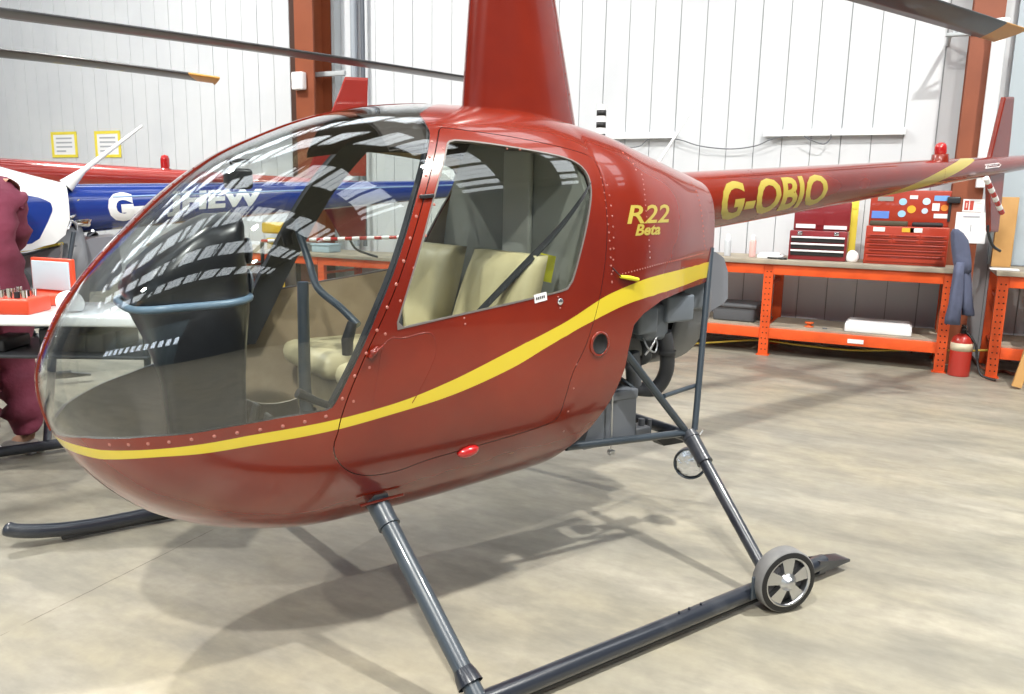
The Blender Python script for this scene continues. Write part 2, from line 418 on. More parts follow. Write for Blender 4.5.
# ceiling with rows of skylight panels
CE = mat('ceiling_sheet', (.10, .095, .088), .8)
rowsY = [-7.6, -4.6, -1.6, 1.4, 4.4, 7.2]
mb = MB(); y = Y0
SW = .62
for ry in rowsY:
    mb.box((X0, y, CEIL), (X1, ry-SW, CEIL+.1)); y = ry+SW
mb.box((X0, y, CEIL), (X1, Y1, CEIL+.1))
npx = 13; stepx = (X1-X0)/npx
for ry in rowsY:
    for k in range(npx): mb.box((X0+k*stepx, ry-SW, CEIL), (X0+k*stepx+.35, ry+SW, CEIL+.1))
    mb.box((X0+npx*stepx-.01, ry-SW, CEIL), (X1, ry+SW, CEIL+.1))
struct('ceiling', mb, CE)
SKYM = mat('skylight_sheet', (.8, .85, .9), .5, emit=(.90, .95, 1.0), es=SKY_E)
wn = 1
for ry in rowsY:
    mb = MB()
    for k in range(npx):
        xa, xb = X0+k*stepx+.35, X0+(k+1)*stepx; w3 = (xb-xa)/3
        for j in range(3): mb.box((xa+j*w3+.03, ry-SW, CEIL+.02), (xa+(j+1)*w3-.03, ry+SW, CEIL+.06))
    struct('window_%d' % wn, mb, SKYM); wn += 1
PURL = mat('purlin_grey', (.13, .125, .12), .7)
mb = MB()
for k in range(6):
    xx = X0+2+k*4.7; mb.box((xx-.08, Y0, CEIL-.32), (xx+.08, Y1, CEIL-.005))
struct('trim_1', mb, PURL)
# high-bay lamps
LH = mat('lamp_housing', (.5, .5, .5), .4); LE = mat('lamp_disc', (1, 1, 1), .5, emit=(1, .96, .88), es=30)
lamp0 = None
for i, (x, y, z, pw) in enumerate(LAMPS):
    if lamp0 is None:
        t = empty('high_bay_lamp', (x, y, z)); lamp0 = t
        MB().lathe([(.05, .45), (.09, .40), (.12, .22), (.27, .0), (.26, 0), (.10, .2), (.0001, .2)], (0, 0, 0), (0, 0, 1)).build('lamp_shade', LH, t)
        MB().lathe([(.0001, .012), (.24, .012), (.24, .03), (.0001, .03)], (0, 0, 0), (0, 0, 1)).build('diffuser', LE, t)
        MB().cyl((0, 0, .44), (0, 0, CEIL-z), .012).build('hanger', PURL, t)
    else:
        t = copy_tree(lamp0); t.location = (x, y, z)
    tag(t, ['round high bay lamp hanging above the maroon helicopter', 'round high bay lamp hanging above the orange workbenches',
            'round high bay lamp hanging above the blue and white helicopter', 'round high bay lamp hanging near the front right corner',
            'round high bay lamp hanging in front of the big hangar door'][i], 'lamp', 'high bay lamps under the roof')
    l = bpy.data.lights.new('lamp_light', 'AREA'); l.shape = 'DISK'; l.size = .36; l.energy = pw; l.color = (1, .965, .90)
    lo = bpy.data.objects.new('lamp_light', l); COL.objects.link(lo); lo.parent = t; lo.location = (0, 0, -.01)
# ================================================================== THE MAROON HELICOPTER
# local axes: x towards the tail, y towards starboard (away from the camera), z up
HO = Vector((-2.377, 1.296, 0)); HA = math.radians(61.4)
HM = Matrix.Translation(HO) @ Matrix.Rotation(HA, 4, 'Z'); HI = HM.inverted()
CL = HI @ CAMP
def lray(u, v): return (HI.to_3x3() @ ray(u, v)).normalized()
def hY(u, v, Y): d = lray(u, v); return CL + d*((Y-CL.y)/d.y)
T_TOP = [(.19,.90),(.197,.955),(.22,1.02),(.275,1.127),(.348,1.228),(.459,1.35),(.565,1.455),(.644,1.522),(.741,1.59),(.871,1.655),(1.002,1.71),(1.136,1.752),(1.26,1.78),(1.522,1.808),(1.842,1.815),(2.145,1.762),(2.368,1.692),(2.611,1.624),(2.80,1.582),(3.0,1.56)]
T_BOT = [(.19,.90),(.197,.83),(.215,.76),(.25,.69),(.3,.615),(.36,.55),(.48,.46),(.69,.385),(.93,.352),(1.2,.355),(1.75,.39),(2.05,.425),(2.4,.49),(3.0,.6)]
KT = [(math.sqrt(max(0, a-.19)), b) for a, b in T_TOP]; KB = [(math.sqrt(max(0, a-.19)), b) for a, b in T_BOT]
T_W = [(0, 1.0), (1.75, 1.0), (2.05, .975), (2.35, .86), (2.6, .70), (2.8, .56), (3.0, .45)]
def half_w(x):
    w = .57*max(0, 1-max(0, 1-(x-.19)/.80)**2.25)**.56
    return w*cubic(T_W, x)
def S(t, ph):                       # t = sqrt(x-.19), ph: 0 = belly centre .. pi = roof centre, port side
    t = max(t, 0.0); x = .19+t*t; zt = cubic(KT, t); zb = cubic(KB, t); w = half_w(x)
    zc = lerp(.90, 1.0, min(1, t/.8)) + (max(0, x-1.9)*.28)
    c = -math.cos(ph); s_ = math.sin(ph)
    n = lerp(2.0, 2.45, min(1, t/.9)); 
    if c < 0: n = lerp(2.0, 2.7, min(1, t/.9))
    if c >= 0: n += 1.5*min(1, max(0, (x-2.0)/.7))
    e = 2.0/n
    y = -w*(abs(s_)**e)*(1 if s_ >= 0 else -1); zz = (abs(c)**e)
    z = zc+(zt-zc)*zz if c > 0 else zc-(zc-zb)*zz
    return (x, y, z)
TMAX = math.sqrt(2.76-.19)
us = [TMAX*(i/150) for i in range(151)]; phs = [PI*j/110 for j in range(111)]
_bp = Patch(S, us, phs)
BV = BVHTree.FromPolygons([Vector(p) for p in _bp.P], _bp.F)
def hit(u, v):                      # where a line of sight meets the port side of the cabin shell
    loc, nor, idx, dist = BV.ray_cast(CL, lray(u, v))
    return loc
def hits(L):
    o = []
    for (u, v) in L:
        h = hit(u, v)
        if h is None: print('MISS', u, v); continue
        o.append(h)
    return o
def side(x, z):                     # point and normal of the port side at (x, z)
    loc, nor, idx, dist = BV.ray_cast(Vector((x, -3, z)), Vector((0, 1, 0)))
    if loc is None: loc = Vector((x, -.1, z)); nor = Vector((0, -1, 0))
    if nor.y > 0: nor = -nor
    return loc, nor
def xz(L): return [(p.x, p.z) for p in L]
# windshield outline on the port side (side view), closed ahead of the nose and above the roof
wb = hits([(60, 436), (85, 438), (110, 439), (150, 437), (190, 434), (230, 427), (280, 418), (330, 410)])
wp = hits([(334, 406), (345, 385), (362, 350), (378, 312), (393, 275), (406, 235), (417, 195), (426, 160), (430, 132), (430, 118)])
wbx = xz(wb); wpx = xz(wp)
z0 = wbx[0][1]
POLY_W = [(-.2, z0-.01), (.15, z0-.01)]+wbx+wpx[:-1]+[(1.34, 1.745), (1.42, 1.78), (1.50, 1.803), (1.53, 1.9), (-.2, 1.9)]
gW = polysd(POLY_W)
DOORPX = [(338, 432), (334, 444), (335, 456), (343, 467), (356, 474), (376, 475), (400, 470), (430, 459), (480, 445), (530, 430), (556, 419), (565, 398), (573, 372), (586, 345), (598, 305), (605, 262), (607, 222), (603, 184), (597, 166), (589, 156),
          (560, 147), (512, 137), (470, 131), (444, 128), (439, 131), (434, 158), (424, 198), (412, 240), (398, 282), (382, 320), (366, 354), (350, 392), (341, 418)]
POLY_D = [(p.x, p.y) for p in spline([(a, b, 0) for a, b in xz(hits(DOORPX))], 4, True)]
gD = polysd(POLY_D)
WINPX = [(396, 328), (405, 298), (420, 248), (434, 196), (446, 150), (449, 142), (456, 140.5), (486, 143.5), (525, 149.5), (560, 156.5), (578, 164), (588, 176), (591, 194), (589, 212), (581, 250), (573, 279), (569, 287), (562, 291), (530, 299), (500, 306), (450, 317), (400, 328.5)]
_wh = xz(hits(WINPX))
POLY_N = [(p.x, p.y) for p in spline([(a, b, 0) for a, b in _wh], 4, True)]
gN = polysd(POLY_N)
# the rear lower edge of the shell and the engine opening: keep = inside this outline
CUTPX = [(545, 450), (566, 449), (590, 428), (612, 398), (625, 368), (629, 346), (634, 325), (643, 314), (662, 300), (684, 290), (701, 284)]
_c = xz(hits(CUTPX))
POLY_C = [(1.4, -.2), (_c[0][0]-.1, .2)]+_c[1:]+[(_c[-1][0]+.3, _c[-1][1]+.03), (4, .9), (4, -.2)]
gC = polysd(POLY_C)
SU = [(46, 441), (57.6, 446), (100, 450), (160, 449), (200, 444.5), (256, 434.5), (331, 420.7), (396, 403), (444, 384), (512, 350), (562, 324), (612, 293), (652, 277), (703, 263)]
SL = [(52, 449), (62.6, 455), (100, 459), (160, 457), (200, 454), (256, 445), (331, 431), (396, 413), (444, 398), (512, 368), (547, 347), (587, 324), (637, 300.6), (700, 279)]
def curve_of(L):
    h = sorted(xz(hits(L))); return h
CU, CLW = curve_of(SU), curve_of(SL)
def gS(x, y, z):
    a = cubic(CU, x) if x >= CU[0][0] else CU[0][1]; b = cubic(CLW, x) if x >= CLW[0][0] else CLW[0][1]
    return max(z-a, b-z)
def tagger(mode):
    P = Patch(S, us, phs)
    return P
body = Patch(S, us, phs)
INN = mat('dark_brown_lining', (.045, .036, .03), .7); DINN = mat('tan_door_lining', (.44, .34, .22), .75, noise=(9, (.36, .27, .17), .4, .7))
# 1 windshield  2 door  3 door window  4 cut away  5 stripe on shell  6 stripe on door  7 gaps  8 centre strip
body.split(lambda x, y, z: gC(x, z), 4)
body.split(lambda x, y, z: gW(x, z), 1, [0])
body.split(lambda x, y, z: -(.016+y), 8, [1])       # |y| < 16 mm
body.split(lambda x, y, z: gD(x, z)-.0016, 7, [0])
body.split(lambda x, y, z: gD(x, z)+.0016, 2, [7])
body.split(lambda x, y, z: gN(x, z)-.002, 9, [2])
body.split(lambda x, y, z: gN(x, z)+.0028, 3, [9])
body.split(gS, 5, [0]); body.split(gS, 6, [2])
root = empty('helicopter', HO, HA, 'maroon helicopter in the foreground with clear bubble nose, yellow stripe and gold G-OBIO lettering', 'helicopter')
SEALM = mat('window_seal', (.16, .14, .13), .5)
def rivets(mb, pts, mi, sp=.06, r=.0055, dy=0.0, mirror=False):
    L = spline(pts, 8); acc = sp/2
    for a, b in zip(L[:-1], L[1:]):
        d = (b-a).length
        while acc < d:
            p = a.lerp(b, acc/d); q, nn = side(p.x, p.z)
            if abs(q.z-p.z) < .02: mb.dome(q, nn, r, .0022, mi); 
            if mirror: mb.dome((q.x, -q.y, q.z), (nn.x, -nn.y, nn.z), r, .0022, mi)
            acc += sp
        acc -= d
RIV = mat('rivet_highlight_red', (.38, .12, .09), .3, coat=1)  # lighter copy of the shell red, rivet highlights put into the colour
sh = MB()
for mir in (False, True): body.emit(sh, {0: 0, 5: 1}, .012, 0, mir, rim=2, inner=3)
# rivet rows
rivets(sh, hits([(58, 441), (100, 444.5), (160, 443), (230, 434), (290, 425), (335, 414)]), 4, .062)
rivets(sh, hits([(336, 410), (368, 350), (396, 285), (414, 225), (428, 165), (433, 134)]), 4, .075)
rivets(sh, hits([(600, 174), (607, 215), (611, 262), (612, 284)]), 4, .03, .004)
rivets(sh, hits([(606, 180), (613, 225), (613, 268), (611, 290)]), 4, .04, .004)
rivets(sh, hits([(641, 172), (646, 210), (650, 258)]), 4, .022, .0034)
rivets(sh, hits([(690, 180), (700, 205), (704, 240), (706, 250)]), 4, .022, .0034)
rivets(sh, hits([(618, 275), (660, 264), (704, 253)]), 4, .016, .003)
rivets(sh, hits([(620, 150), (634, 165), (636, 172)]), 4, .03, .004)
rivets(sh, hits([(577, 352), (575, 380), (566, 420), (560, 445)]), 4, .09, .004)
shell = sh.build('fuselage', [RED, YEL, DARK, INN, RIV], root)
dr = MB(); body.emit(dr, {2: 0, 6: 1}, .014, .001, rim=0, inner=3)
rivets(dr, hits([(345, 418), (372, 362), (394, 315), (424, 240), (440, 175), (443, 145)]), 4, .11)
for p in [(558, 297), (560, 308), (464, 318), (465, 324), (520, 150), (507, 149)]: 
    h = hit(*p); q, nn = side(h.x, h.z); dr.dome(q, nn, .004, .004, 4)
# pressed outline of the door pocket
pk = spline(hits([(372, 405), (378, 372), (383, 347), (392, 338), (404, 338), (430, 333), (436, 352), (425, 380), (412, 403)]), 5)
dr.tube([side(p.x, p.z)[0] for p in pk], .0022, 6, 0)
door = dr.build('door', [RED, YEL, DARK, DINN, RIV], root, label='maroon port door with a large window')
wnd = MB(); body.emit(wnd, {3: 0}, .003, .0, rim=0); wnd.build('window', WGLASS, door)
fr = MB(); body.emit(fr, {9: 0}, .010, .003, rim=0); fr.build('window_frame', SEALM, door)
# starboard door
dr = MB(); body.emit(dr, {2: 0, 6: 1}, .014, .001, True, rim=0, inner=3); door2 = dr.build('door', [RED, YEL, DARK, DINN], root, label='maroon starboard door on the far side')
wnd = MB(); body.emit(wnd, {3: 0}, .003, .0, True, rim=0); wnd.build('window', WGLASS, door2)
fr = MB(); body.emit(fr, {9: 0}, .010, .003, True, rim=0); fr.build('window_frame', SEALM, door2)
for mir in (False, True):
    w_ = MB(); body.emit(w_, {1: 0}, .003, .0, mir, rim=0); w_.build('windshield', GLASS, root)
# centre strip and dark edge strips of the windshield
cs = MB()
for mir in (False, True): body.emit(cs, {8: 0}, .010, .004, mir, rim=0)
k = 0
for i in range(6, 60):
    t_ = us[i]*1.0; p = S(t_*1.12, PI-.001)
    if .22 < p[0] < 1.45 and i % 2 == 0:
        q = S(t_*1.12+.01, PI-.001); n_ = Vector((-(q[2]-p[2]), 0, q[0]-p[0])).normalized()
        cs.dome(Vector(p)+n_*.004, n_, .004, .003, 0)
cs.build('centre_strip', [RED], root)
# black edge trim inside the glass along both door pillars
for sg in (1, -1):
    tr_ = MB(); L = spline(wp, 5); 
    A = []; 
    for p in L:
        q, nn = side(p.x, p.z); A.append((q-nn*.014, nn))
    V = []; F = []
    wdt = .03 if sg > 0 else .115
    for q, nn in A: V += [Vector((q.x-.002, q.y*sg, q.z)), Vector((q.x-wdt*.0+wdt, (q.y+.006)*sg, q.z)), Vector((q.x-wdt*.0+wdt, (q.y+.03)*sg, q.z)), Vector((q.x-.002, (q.y+.03)*sg, q.z))]
    for i in range(len(A)-1):
        for j in range(4): F.append((i*4+j, i*4+(j+1) % 4, (i+1)*4+(j+1) % 4, (i+1)*4+j))
    n_ = len(A)-1; F += [(3, 2, 1, 0), (n_*4, n_*4+1, n_*4+2, n_*4+3)]
    tr_.add(V, F, 0); tr_.build('door_pillar', DARK, root)
# door fittings
def on(u, v, off=0.0): h = hit(u, v); q, nn = side(h.x, h.z); return q+nn*off, nn
q, nn = on(372, 352); hd = MB(); hd.box((-.022, -.012, -.006), (.022, .012, .006), 0, .004, Matrix.Translation(q+nn*.006) @ Matrix.Rotation(-.9, 4, 'Y')).dome(q+nn*.01, nn, .012, .012)
hd.tube([q+nn*.012+Vector((-.005, 0, -.012)), q+nn*.018+Vector((.012, 0, .008)), q+nn*.012+Vector((.03, 0, .018))], .004, 8); hd.build('hinge', RED, door)
q, nn = on(426, 197); hd = MB(); hd.box((-.024, -.008, -.006), (.024, .008, .006), 0, .003, Matrix.Translation(q+nn*.006) @ Matrix.Rotation(-.1, 4, 'Y')).build('hinge', DARK, door)
q, nn = on(560, 301.5); MB().lathe([(.012, 0), (.012, .004), (.008, .006), (.0001, .006)], q, nn, 20).build('door_lock', CHROME, door)
q, nn = on(540, 297.5); MB().box((-.026, -.0015, -.014), (.026, .001, .014), 0, 0, Matrix.Translation(q+nn*.003) @ Matrix.Rotation(-.17, 4, 'Y')).build('placard', PAPER, door, label='small white placard')
pm = MB()
for kx in range(5):
    pm.box((-.020+kx*.008, -.003, -.004), (-.016+kx*.008, -.0016, .005), 0, 0, Matrix.Translation(q+nn*.003) @ Matrix.Rotation(-.17, 4, 'Y'))
pm.build('placard_lettering', DARK, door)
# lettering on the engine cowl
def on_side(x0, z0_, rot=0.0):
    c, s_ = math.cos(rot), math.sin(rot)
    def fn(tx, ty): return side(x0+tx*c-ty*s_, z0_+tx*s_+ty*c)
    return fn
a = hit(627, 224); b = hit(668, 226); c_ = hit(627, 207)
put_text('type_lettering', 'R22', .1, on_side(a.x, a.z, .02), GOLD, root, .30, 1, .0015, 0, fit=((b.x-a.x)+.02, .068))
a = hit(635, 236); b = hit(659, 238)
put_text('type_lettering', 'Beta', .1, on_side(a.x, a.z, .02), GOLD, root, .35, 1, .003, 0, fit=((b.x-a.x)+.01, .042))
# air inlet, lamp, tags
q, nn = on(599.5, 344)
MB().lathe([(.038, .001), (.038, .004), (.034, .0045), (.034, .0025), (.0001, .002)], q, nn, 28).build('air_inlet', HOLE, root)
rr = MB(); rr.lathe([(.047, .0), (.047, .004), (.038, .006), (.038, 0)], q, nn, 28)
for k in range(6):
    e1 = Vector((1, 0, 0)); e2 = nn.cross(e1).normalized(); aa = k*PI/3
    rr.dome(q+nn*.003+(e1*math.cos(aa)+e2*math.sin(aa))*.043, nn, .003, .002)
rr.build('inlet_ring', RED, root)
q, nn = on(468, 451)
MB().sphere((0, 0, 0), .034, 0, (1.25, .75, .62), 20, Matrix.Translation(q) @ Matrix.Rotation(-.15, 4, 'Y')).build('position_light', REDLENS, root, label='red port position light')
MB().sphere((0, 0, 0), .034, 0, (1.45, .45, .45), 20, Matrix.Translation(q+Vector((-.004, .008, .016))) @ Matrix.Rotation(-.15, 4, 'Y')).build('light_housing', DARK, root)
a, na = on(619.5, 276.5, .006); b, nb_ = on(636, 279.5, .01)
MB().tube([a, a.lerp(b, .5)+Vector((0, -.004, .001)), b], [.006, .008, .007], 8).build('locking_pin_tag', mat('tag_yellow', (.75, .72, .03), .5), root, label='yellow tag')
MB().tube([on(612, 268, .004)[0], on(616, 273, .008)[0], a], .0022, 6).build('tag_wire', DARK, root)
# belly seam plate under the front legs
q = hY(385, 503, -.42)
# ---------------------------------------------------------------- mast fairing, hub and blades
ma = hY(463, 104, 0); mbx = hY(578, 133, 0); mt = hY(471, 0, 0); mtr = hY(558, 0, 0)
def mast_sec(z):
    k = (z-1.75)/.45; xa = lerp(ma.x, mt.x, k); xb = lerp(mbx.x-.01, mtr.x, k); ln = xb-xa; hw = .085*(1-.12*k)
    pts = []
    for i in range(28):
        th = 2*PI*i/28; cx = -math.cos(th); sy = math.sin(th)
        f = (cx+1)/2
        pts.append((xa+ln*f, hw*(sy/abs(sy) if abs(sy) > 1e-6 else 0)*1.35*(abs(sy)**.9)*(1-.62*f)*(1.0), z))
    return pts
mm = MB(); R_ = [mast_sec(z) for z in [1.755, 1.80, 1.86, 1.95, 2.06, 2.17, 2.28, 2.38, 2.44, 2.47]]
R_[-1] = [((p[0]-1.92)*.8+1.92, p[1]*.7, p[2]) for p in R_[-1]]
V = [p for r in R_ for p in r]; F = [(i*28+k, i*28+(k+1) % 28, (i+1)*28+(k+1) % 28, (i+1)*28+k) for i in range(len(R_)-1) for k in range(28)]
mm.add(V, F, 0, True); mm.add(R_[-1], [tuple(range(28))], 0)
for z in (1.9, 1.98, 2.06, 2.14, 2.22, 2.3): 
    x_ = lerp(mbx.x, mtr.x, (z-1.75)/.45)-.03
    mm.dome((x_-.01, -.035, z), (0.3, -1, 0), .004, .003)
mm.build('mast_fairing', [RED], root)
HX, HZ = 1.93, 2.66
MB().cyl((HX, 0, 2.4), (HX, 0, HZ+.06), .03, 20).build('rotor_mast', ALU, root)
hb = MB(); hb.box((HX-.24, -.05, HZ-.035), (HX+.24, .05, HZ+.035), 0, .02).cyl((HX, -.13, HZ+.02), (HX, .13, HZ+.02), .03).lathe([(.07, -.16), (.10, -.12), (.10, -.09), (.05, -.08)], (HX, 0, HZ), (0, 0, 1), 24)
hub = hb.build('rotor_hub', STEEL, root)
def blade(tipx, tipz, y=0.0, pitch=.08, rz_=None):
    rz_ = HZ if rz_ is None else rz_
    b_ = MB(); sg = 1 if tipx > HX else -1; n = 26; ch = .178; R0 = HX+sg*.26; secs = []
    prof = [(0, 0), (.02, .045), (.10, .085), (.28, .11), (.5, .095), (.75, .05), (1, .004), (.75, -.02), (.5, -.035), (.28, -.04), (.1, -.035), (.02, -.02)]
    for i in range(n+1):
        f = i/n; x = lerp(R0, tipx, f); z = lerp(rz_, tipz, f**1.35)+.03*math.sin(PI*f)*.3
        tw = .12*(1-f)+pitch; w_ = ch if f > .06 else lerp(.09, ch, f/.06); row = []
        for (c_, t_) in prof:
            yy = (c_-.25)*w_*(-sg)*-1; zz = t_*w_*1.0
            row.append((x + (0 if i < n else -sg*abs(c_)*.10), y+yy*math.cos(tw)+zz*math.sin(tw), z+zz*math.cos(tw)-yy*math.sin(tw)))
        secs.append(row)
    m = len(prof)
    def seg(i0, i1, mi):
        V = [p for r in secs[i0:i1+1] for p in r]; k = i1-i0+1
        b_.add(V, [(i*m+j, i*m+(j+1) % m, (i+1)*m+(j+1) % m, (i+1)*m+j) for i in range(k-1) for j in range(m)], mi, True)
    seg(0, 24, 0); seg(24, 26, 1); b_.add(secs[0], [tuple(range(m))], 0); b_.add(secs[-1], [tuple(range(m))], 1)
    return b_
tp = hY(1021, 33, 0)
blade_r = blade(tp.x, tp.z, 0, .42).build('rotor_blade', [BLADE, AMBER], root, label='main rotor blade pointing to the tail, amber tip')
blade_f = blade(2*HX-tp.x, tp.z).build('rotor_blade', [BLADE, AMBER], root)
# ---------------------------------------------------------------- tail boom
A0 = Vector((2.72, 0, 1.452)); A1 = hY(1024, 162.5, 0)
bdir = (A1-A0).normalized(); A1 = A1+bdir*.42; BL = (A1-A0).length; bup = Vector((-bdir.z, 0, bdir.x))
RB0 = .150; RB1 = .040
def brad(s_): return lerp(RB0, RB1, s_/BL)
def BS(s_, th):                    # th = 0 faces port, positive up
    r = brad(s_); return tuple(A0+bdir*s_+Vector((0, -math.cos(th)*r, 0))+bup*(math.sin(th)*r))
bm_p = Patch(BS, [BL*i/70 for i in range(71)], [-PI+2*PI*j/48 for j in range(49)])
def s_at2(u):
    d = lray(u, 170); t = (-.03-CL.y)/d.y; p = CL+d*t; return (p-A0).dot(bdir)
def s_at(u): # boom station seen at image column u
    d = lray(u, 180); t = (A0.y-.125-CL.y)/d.y; p = CL+d*t; return (p-A0).dot(bdir)
def bcoord(p): q = Vector(p)-A0; s_ = q.dot(bdir); return s_, math.atan2(q.dot(bup), -q.y)
sa, sb = s_at2(872), s_at2(952)
SWT = [(sa-.4, -1.5), (sa, -1.25), (lerp(sa, sb, .35), -.55), (lerp(sa, sb, .7), .15), (sb, .85), (sb+.12, 1.35), (sb+.14, 1.7)]
SWB = [(sa-.4, -1.9), (sa, -1.62), (lerp(sa, sb, .5), -1.05), (sb-.1, -.25), (sb+.22, .75), (sb+.26, 1.3), (sb+.2, 1.7)]
swoosh = polysd([(p.x, p.y*.12) for p in spline([(a, b, 0) for a, b in SWT], 4)]+[(p.x, p.y*.12) for p in spline([(a, b, 0) for a, b in SWB], 4)][::-1])
bm_p.split(lambda x, y, z: (lambda c: swoosh(c[0], c[1]*.12))(bcoord((x, y, z))), 1)
bo = MB(); bm_p.emit(bo, {0: 0, 1: 1}, 0, 0)
for e in (0, BL): bo.add([BS(e, -PI+2*PI*j/24) for j in range(24)], [tuple(range(24))], 0)
for s0 in (.62, 1.55, 2.45, 3.2):
    for j in range(26): 
        th = -PI/2-.3+PI*j/25; p = Vector(BS(s0, th)); nn = (p-(A0+bdir*s0)).normalized(); bo.dome(p, nn, .0025, .0015, 0, 6)
boom = bo.build('tail_boom', [RED, GOLD], root)
def on_boom(s0, th0, tilt=0.0):
    def fn(tx, ty):
        s_ = s0+tx; r = brad(s_); th = th0+(ty)/RB0; p = Vector(BS(s_, th)); return p, (p-(A0+bdir*s_)).normalized()
    return fn
s0 = s_at(719); s1 = s_at(829)
put_text('registration_lettering', 'G-OBIO', .2, on_boom(s0, -.74), GOLD, boom, .14, 1, .006, 12, fit=(s1-s0, .212))
# danger arrow
sd = s_at2(980)
put_text('danger_lettering', 'DANGER', .05, on_boom(sd+.015, .12), PAPER, boom, 0, 1, 0, 3, fit=(.16, .038))
ar = MB(); 
for (pa, pb) in [((0, 0), (.19, 0)), ((.19, 0), (.19, -.008)), ((.19, -.008), (.225, .026)), ((.225, .026), (.19, .06)), ((.19, .06), (.19, .052)), ((.19, .052), (0, .052)), ((0, .052), (.015, .026)), ((.015, .026), (0, 0))]:
    L = []
    for k in range(5):
        f = k/4; p, n_ = on_boom(sd-.015, -.02)(lerp(pa[0], pb[0], f), lerp(pa[1], pb[1], f)); L.append(p+n_*.001)
    ar.tube(L, .0028, 6)
ar.build('danger_arrow', PAPER, boom)
# beacon
sB = s_at2(944); pB = A0+bdir*sB+bup*brad(sB)
bb = MB().lathe([(.055, -.02), (.05, .03), (.043, .035), (.0001, .035)], pB, bup, 24); bb.build('beacon_base', RED, root)
MB().lathe([(.034, .03), (.037, .045), (.037, .075), (.030, .095), (.015, .104), (.0001, .106)], pB, bup, 24).build('beacon', REDLENS, root, label='red glass beacon')
# tail fins
def slab(poly, y0, y1, M=None):
    m_ = MB(); c = Vector((sum(p[0] for p in poly)/len(poly), 0, sum(p[1] for p in poly)/len(poly)))
    o = [(p[0], y0, p[1]) for p in poly]; n = len(poly)
    inn = [(lerp(p[0], c.x, .06), y0-.006, lerp(p[1], c.z, .06)) for p in poly]; inb = [(lerp(p[0], c.x, .06), y1+.006, lerp(p[1], c.z, .06)) for p in poly]
    ob = [(p[0], y1, p[1]) for p in poly]
    V = inn+o+ob+inb; F = [tuple(range(n))]+[(k*n+i, k*n+(i+1) % n, (k+1)*n+(i+1) % n, (k+1)*n+i) for k in range(3) for i in range(n)]+[tuple(range(4*n-1, 3*n-1, -1))]
    return m_.add(V, F, 0)
def fY(u, v): p = hY(u, v, .0); return (p.x, p.z)
uf = [fY(988, 160), fY(1003, 97), fY(1012, 97), fY(1009, 130), fY(1006, 158)]
slab(uf, -.012, .012).build('upper_fin', RED, root)
lf = [fY(987, 166), fY(1003, 165), fY(999, 205), fY(996, 232), fY(988, 232)]
slab(lf, -.012, .012).build('lower_fin', RED, root)
skd = [hY(u, v, 0) for u, v in [(988, 225), (989, 236), (993, 246), (1000, 251)]]
MB().tube(spline(skd, 4), .010, 8).build('tail_skid', DARK, root)
wf = MB(); wf2 = MB(); q0 = hY(986, 178, -.10); q1 = hY(1002, 213, -.10)
for k in range(8): (wf if k % 2 == 0 else wf2).cyl(q0.lerp(q1, k/8), q0.lerp(q1, (k+1)/8), .018, 12)
wf.build('warning_streamer', PAPER, root, label='white bands of the red and white streamer'); wf2.build('warning_streamer', REDLENS, root, label='red bands of the red and white streamer')
# horizontal stabiliser and tail rotor behind the fin
hs = MB(); hx = uf[0][0]-.35; hz = A0.z+(hx-A0.x)*bdir.z/bdir.x
hs.box((hx, .02, hz-.012), (hx+.25, .85, hz+.012), 0, .01).build('stabiliser', RED, root)
tx_ = A1.x+.02; tz = A1.z
tr = MB(); tr.box((tx_-.05, -.07, tz-.06), (tx_+.10, .07, tz+.06), 0, .03).cyl((tx_+.02, -.07, tz), (tx_+.02, -.22, tz), .015); tr.build('tail_gearbox', LGREY, root)
tb = MB().box((tx_-.03, -.215, tz-.52), (tx_+.07, -.20, tz+.52), 0, .005); tb.build('tail_rotor', [WHITE], root)
# ---------------------------------------------------------------- cabin interior
def floor_poly(z, inset=.055):
    o = []
    for i in range(0, 140, 5):
        t_ = us[i]; x = .19+t_*t_
        if x > 1.88: break
        zt, zb, w = cubic(KT, t_), cubic(KB, t_), half_w(x)
        if zb > z-.055: continue
        zc = lerp(.90, 1.0, min(1, t_/.8)); n = lerp(2.0, 2.7, min(1, t_/.9))
        k = min(1, max(0, (zc-z)/(zc-zb))); y = w*(1-k**n)**(1/n)-inset
        if y > .02: o.append((x, y))
    return o
fp = floor_poly(.57); MB().prism([(x, -y) for x, y in fp]+[(x, y) for x, y in fp][::-1], 'z', .545, .57).build('cabin_floor', CARPET, root)
# rear bulkhead following the shell
t_ = math.sqrt(1.90-.19); sec = [S(t_, PI*j/40) for j in range(41)]
pl = [(p[1]+.02, p[2]*.98+.02) for p in sec]+[(-p[1]-.02, p[2]*.98+.02) for p in sec][::-1]
MB().prism(pl, 'x', 1.90, 1.92).build('rear_bulkhead', CABGREY, root)
hl_ = MB(); HLs = []
for i in range(9):
    x = lerp(1.18, 1.89, i/8); t2_ = math.sqrt(x-.19); HLs.append([(p[0], p[1]*.96, p[2]-.03) for p in [S(t2_, PI*(.80+.20*j/8)) for j in range(9)]])
V = [q_ for r in HLs for q_ in r]+[(q_[0], -q_[1], q_[2]) for r in HLs for q_ in r]
F = [(i*9+j, i*9+j+1, (i+1)*9+j+1, (i+1)*9+j) for i in range(8) for j in range(8)]; F += [tuple(81+k for k in f)[::-1] for f in F]
hl_.add(V+[(v[0], v[1], v[2]+.012) for v in V], F+[tuple(162+k for k in f)[::-1] for f in F], 0, True); hl_.build('headliner', INN, root)
MB().box((1.875, -.16, .9), (1.898, .02, 1.66), 0, .008).build('bulkhead_panel', mat('pale_panel', (.55, .56, .53), .6), root)
SBT = hY(512, 252, -.27).z
print('seat top', SBT)
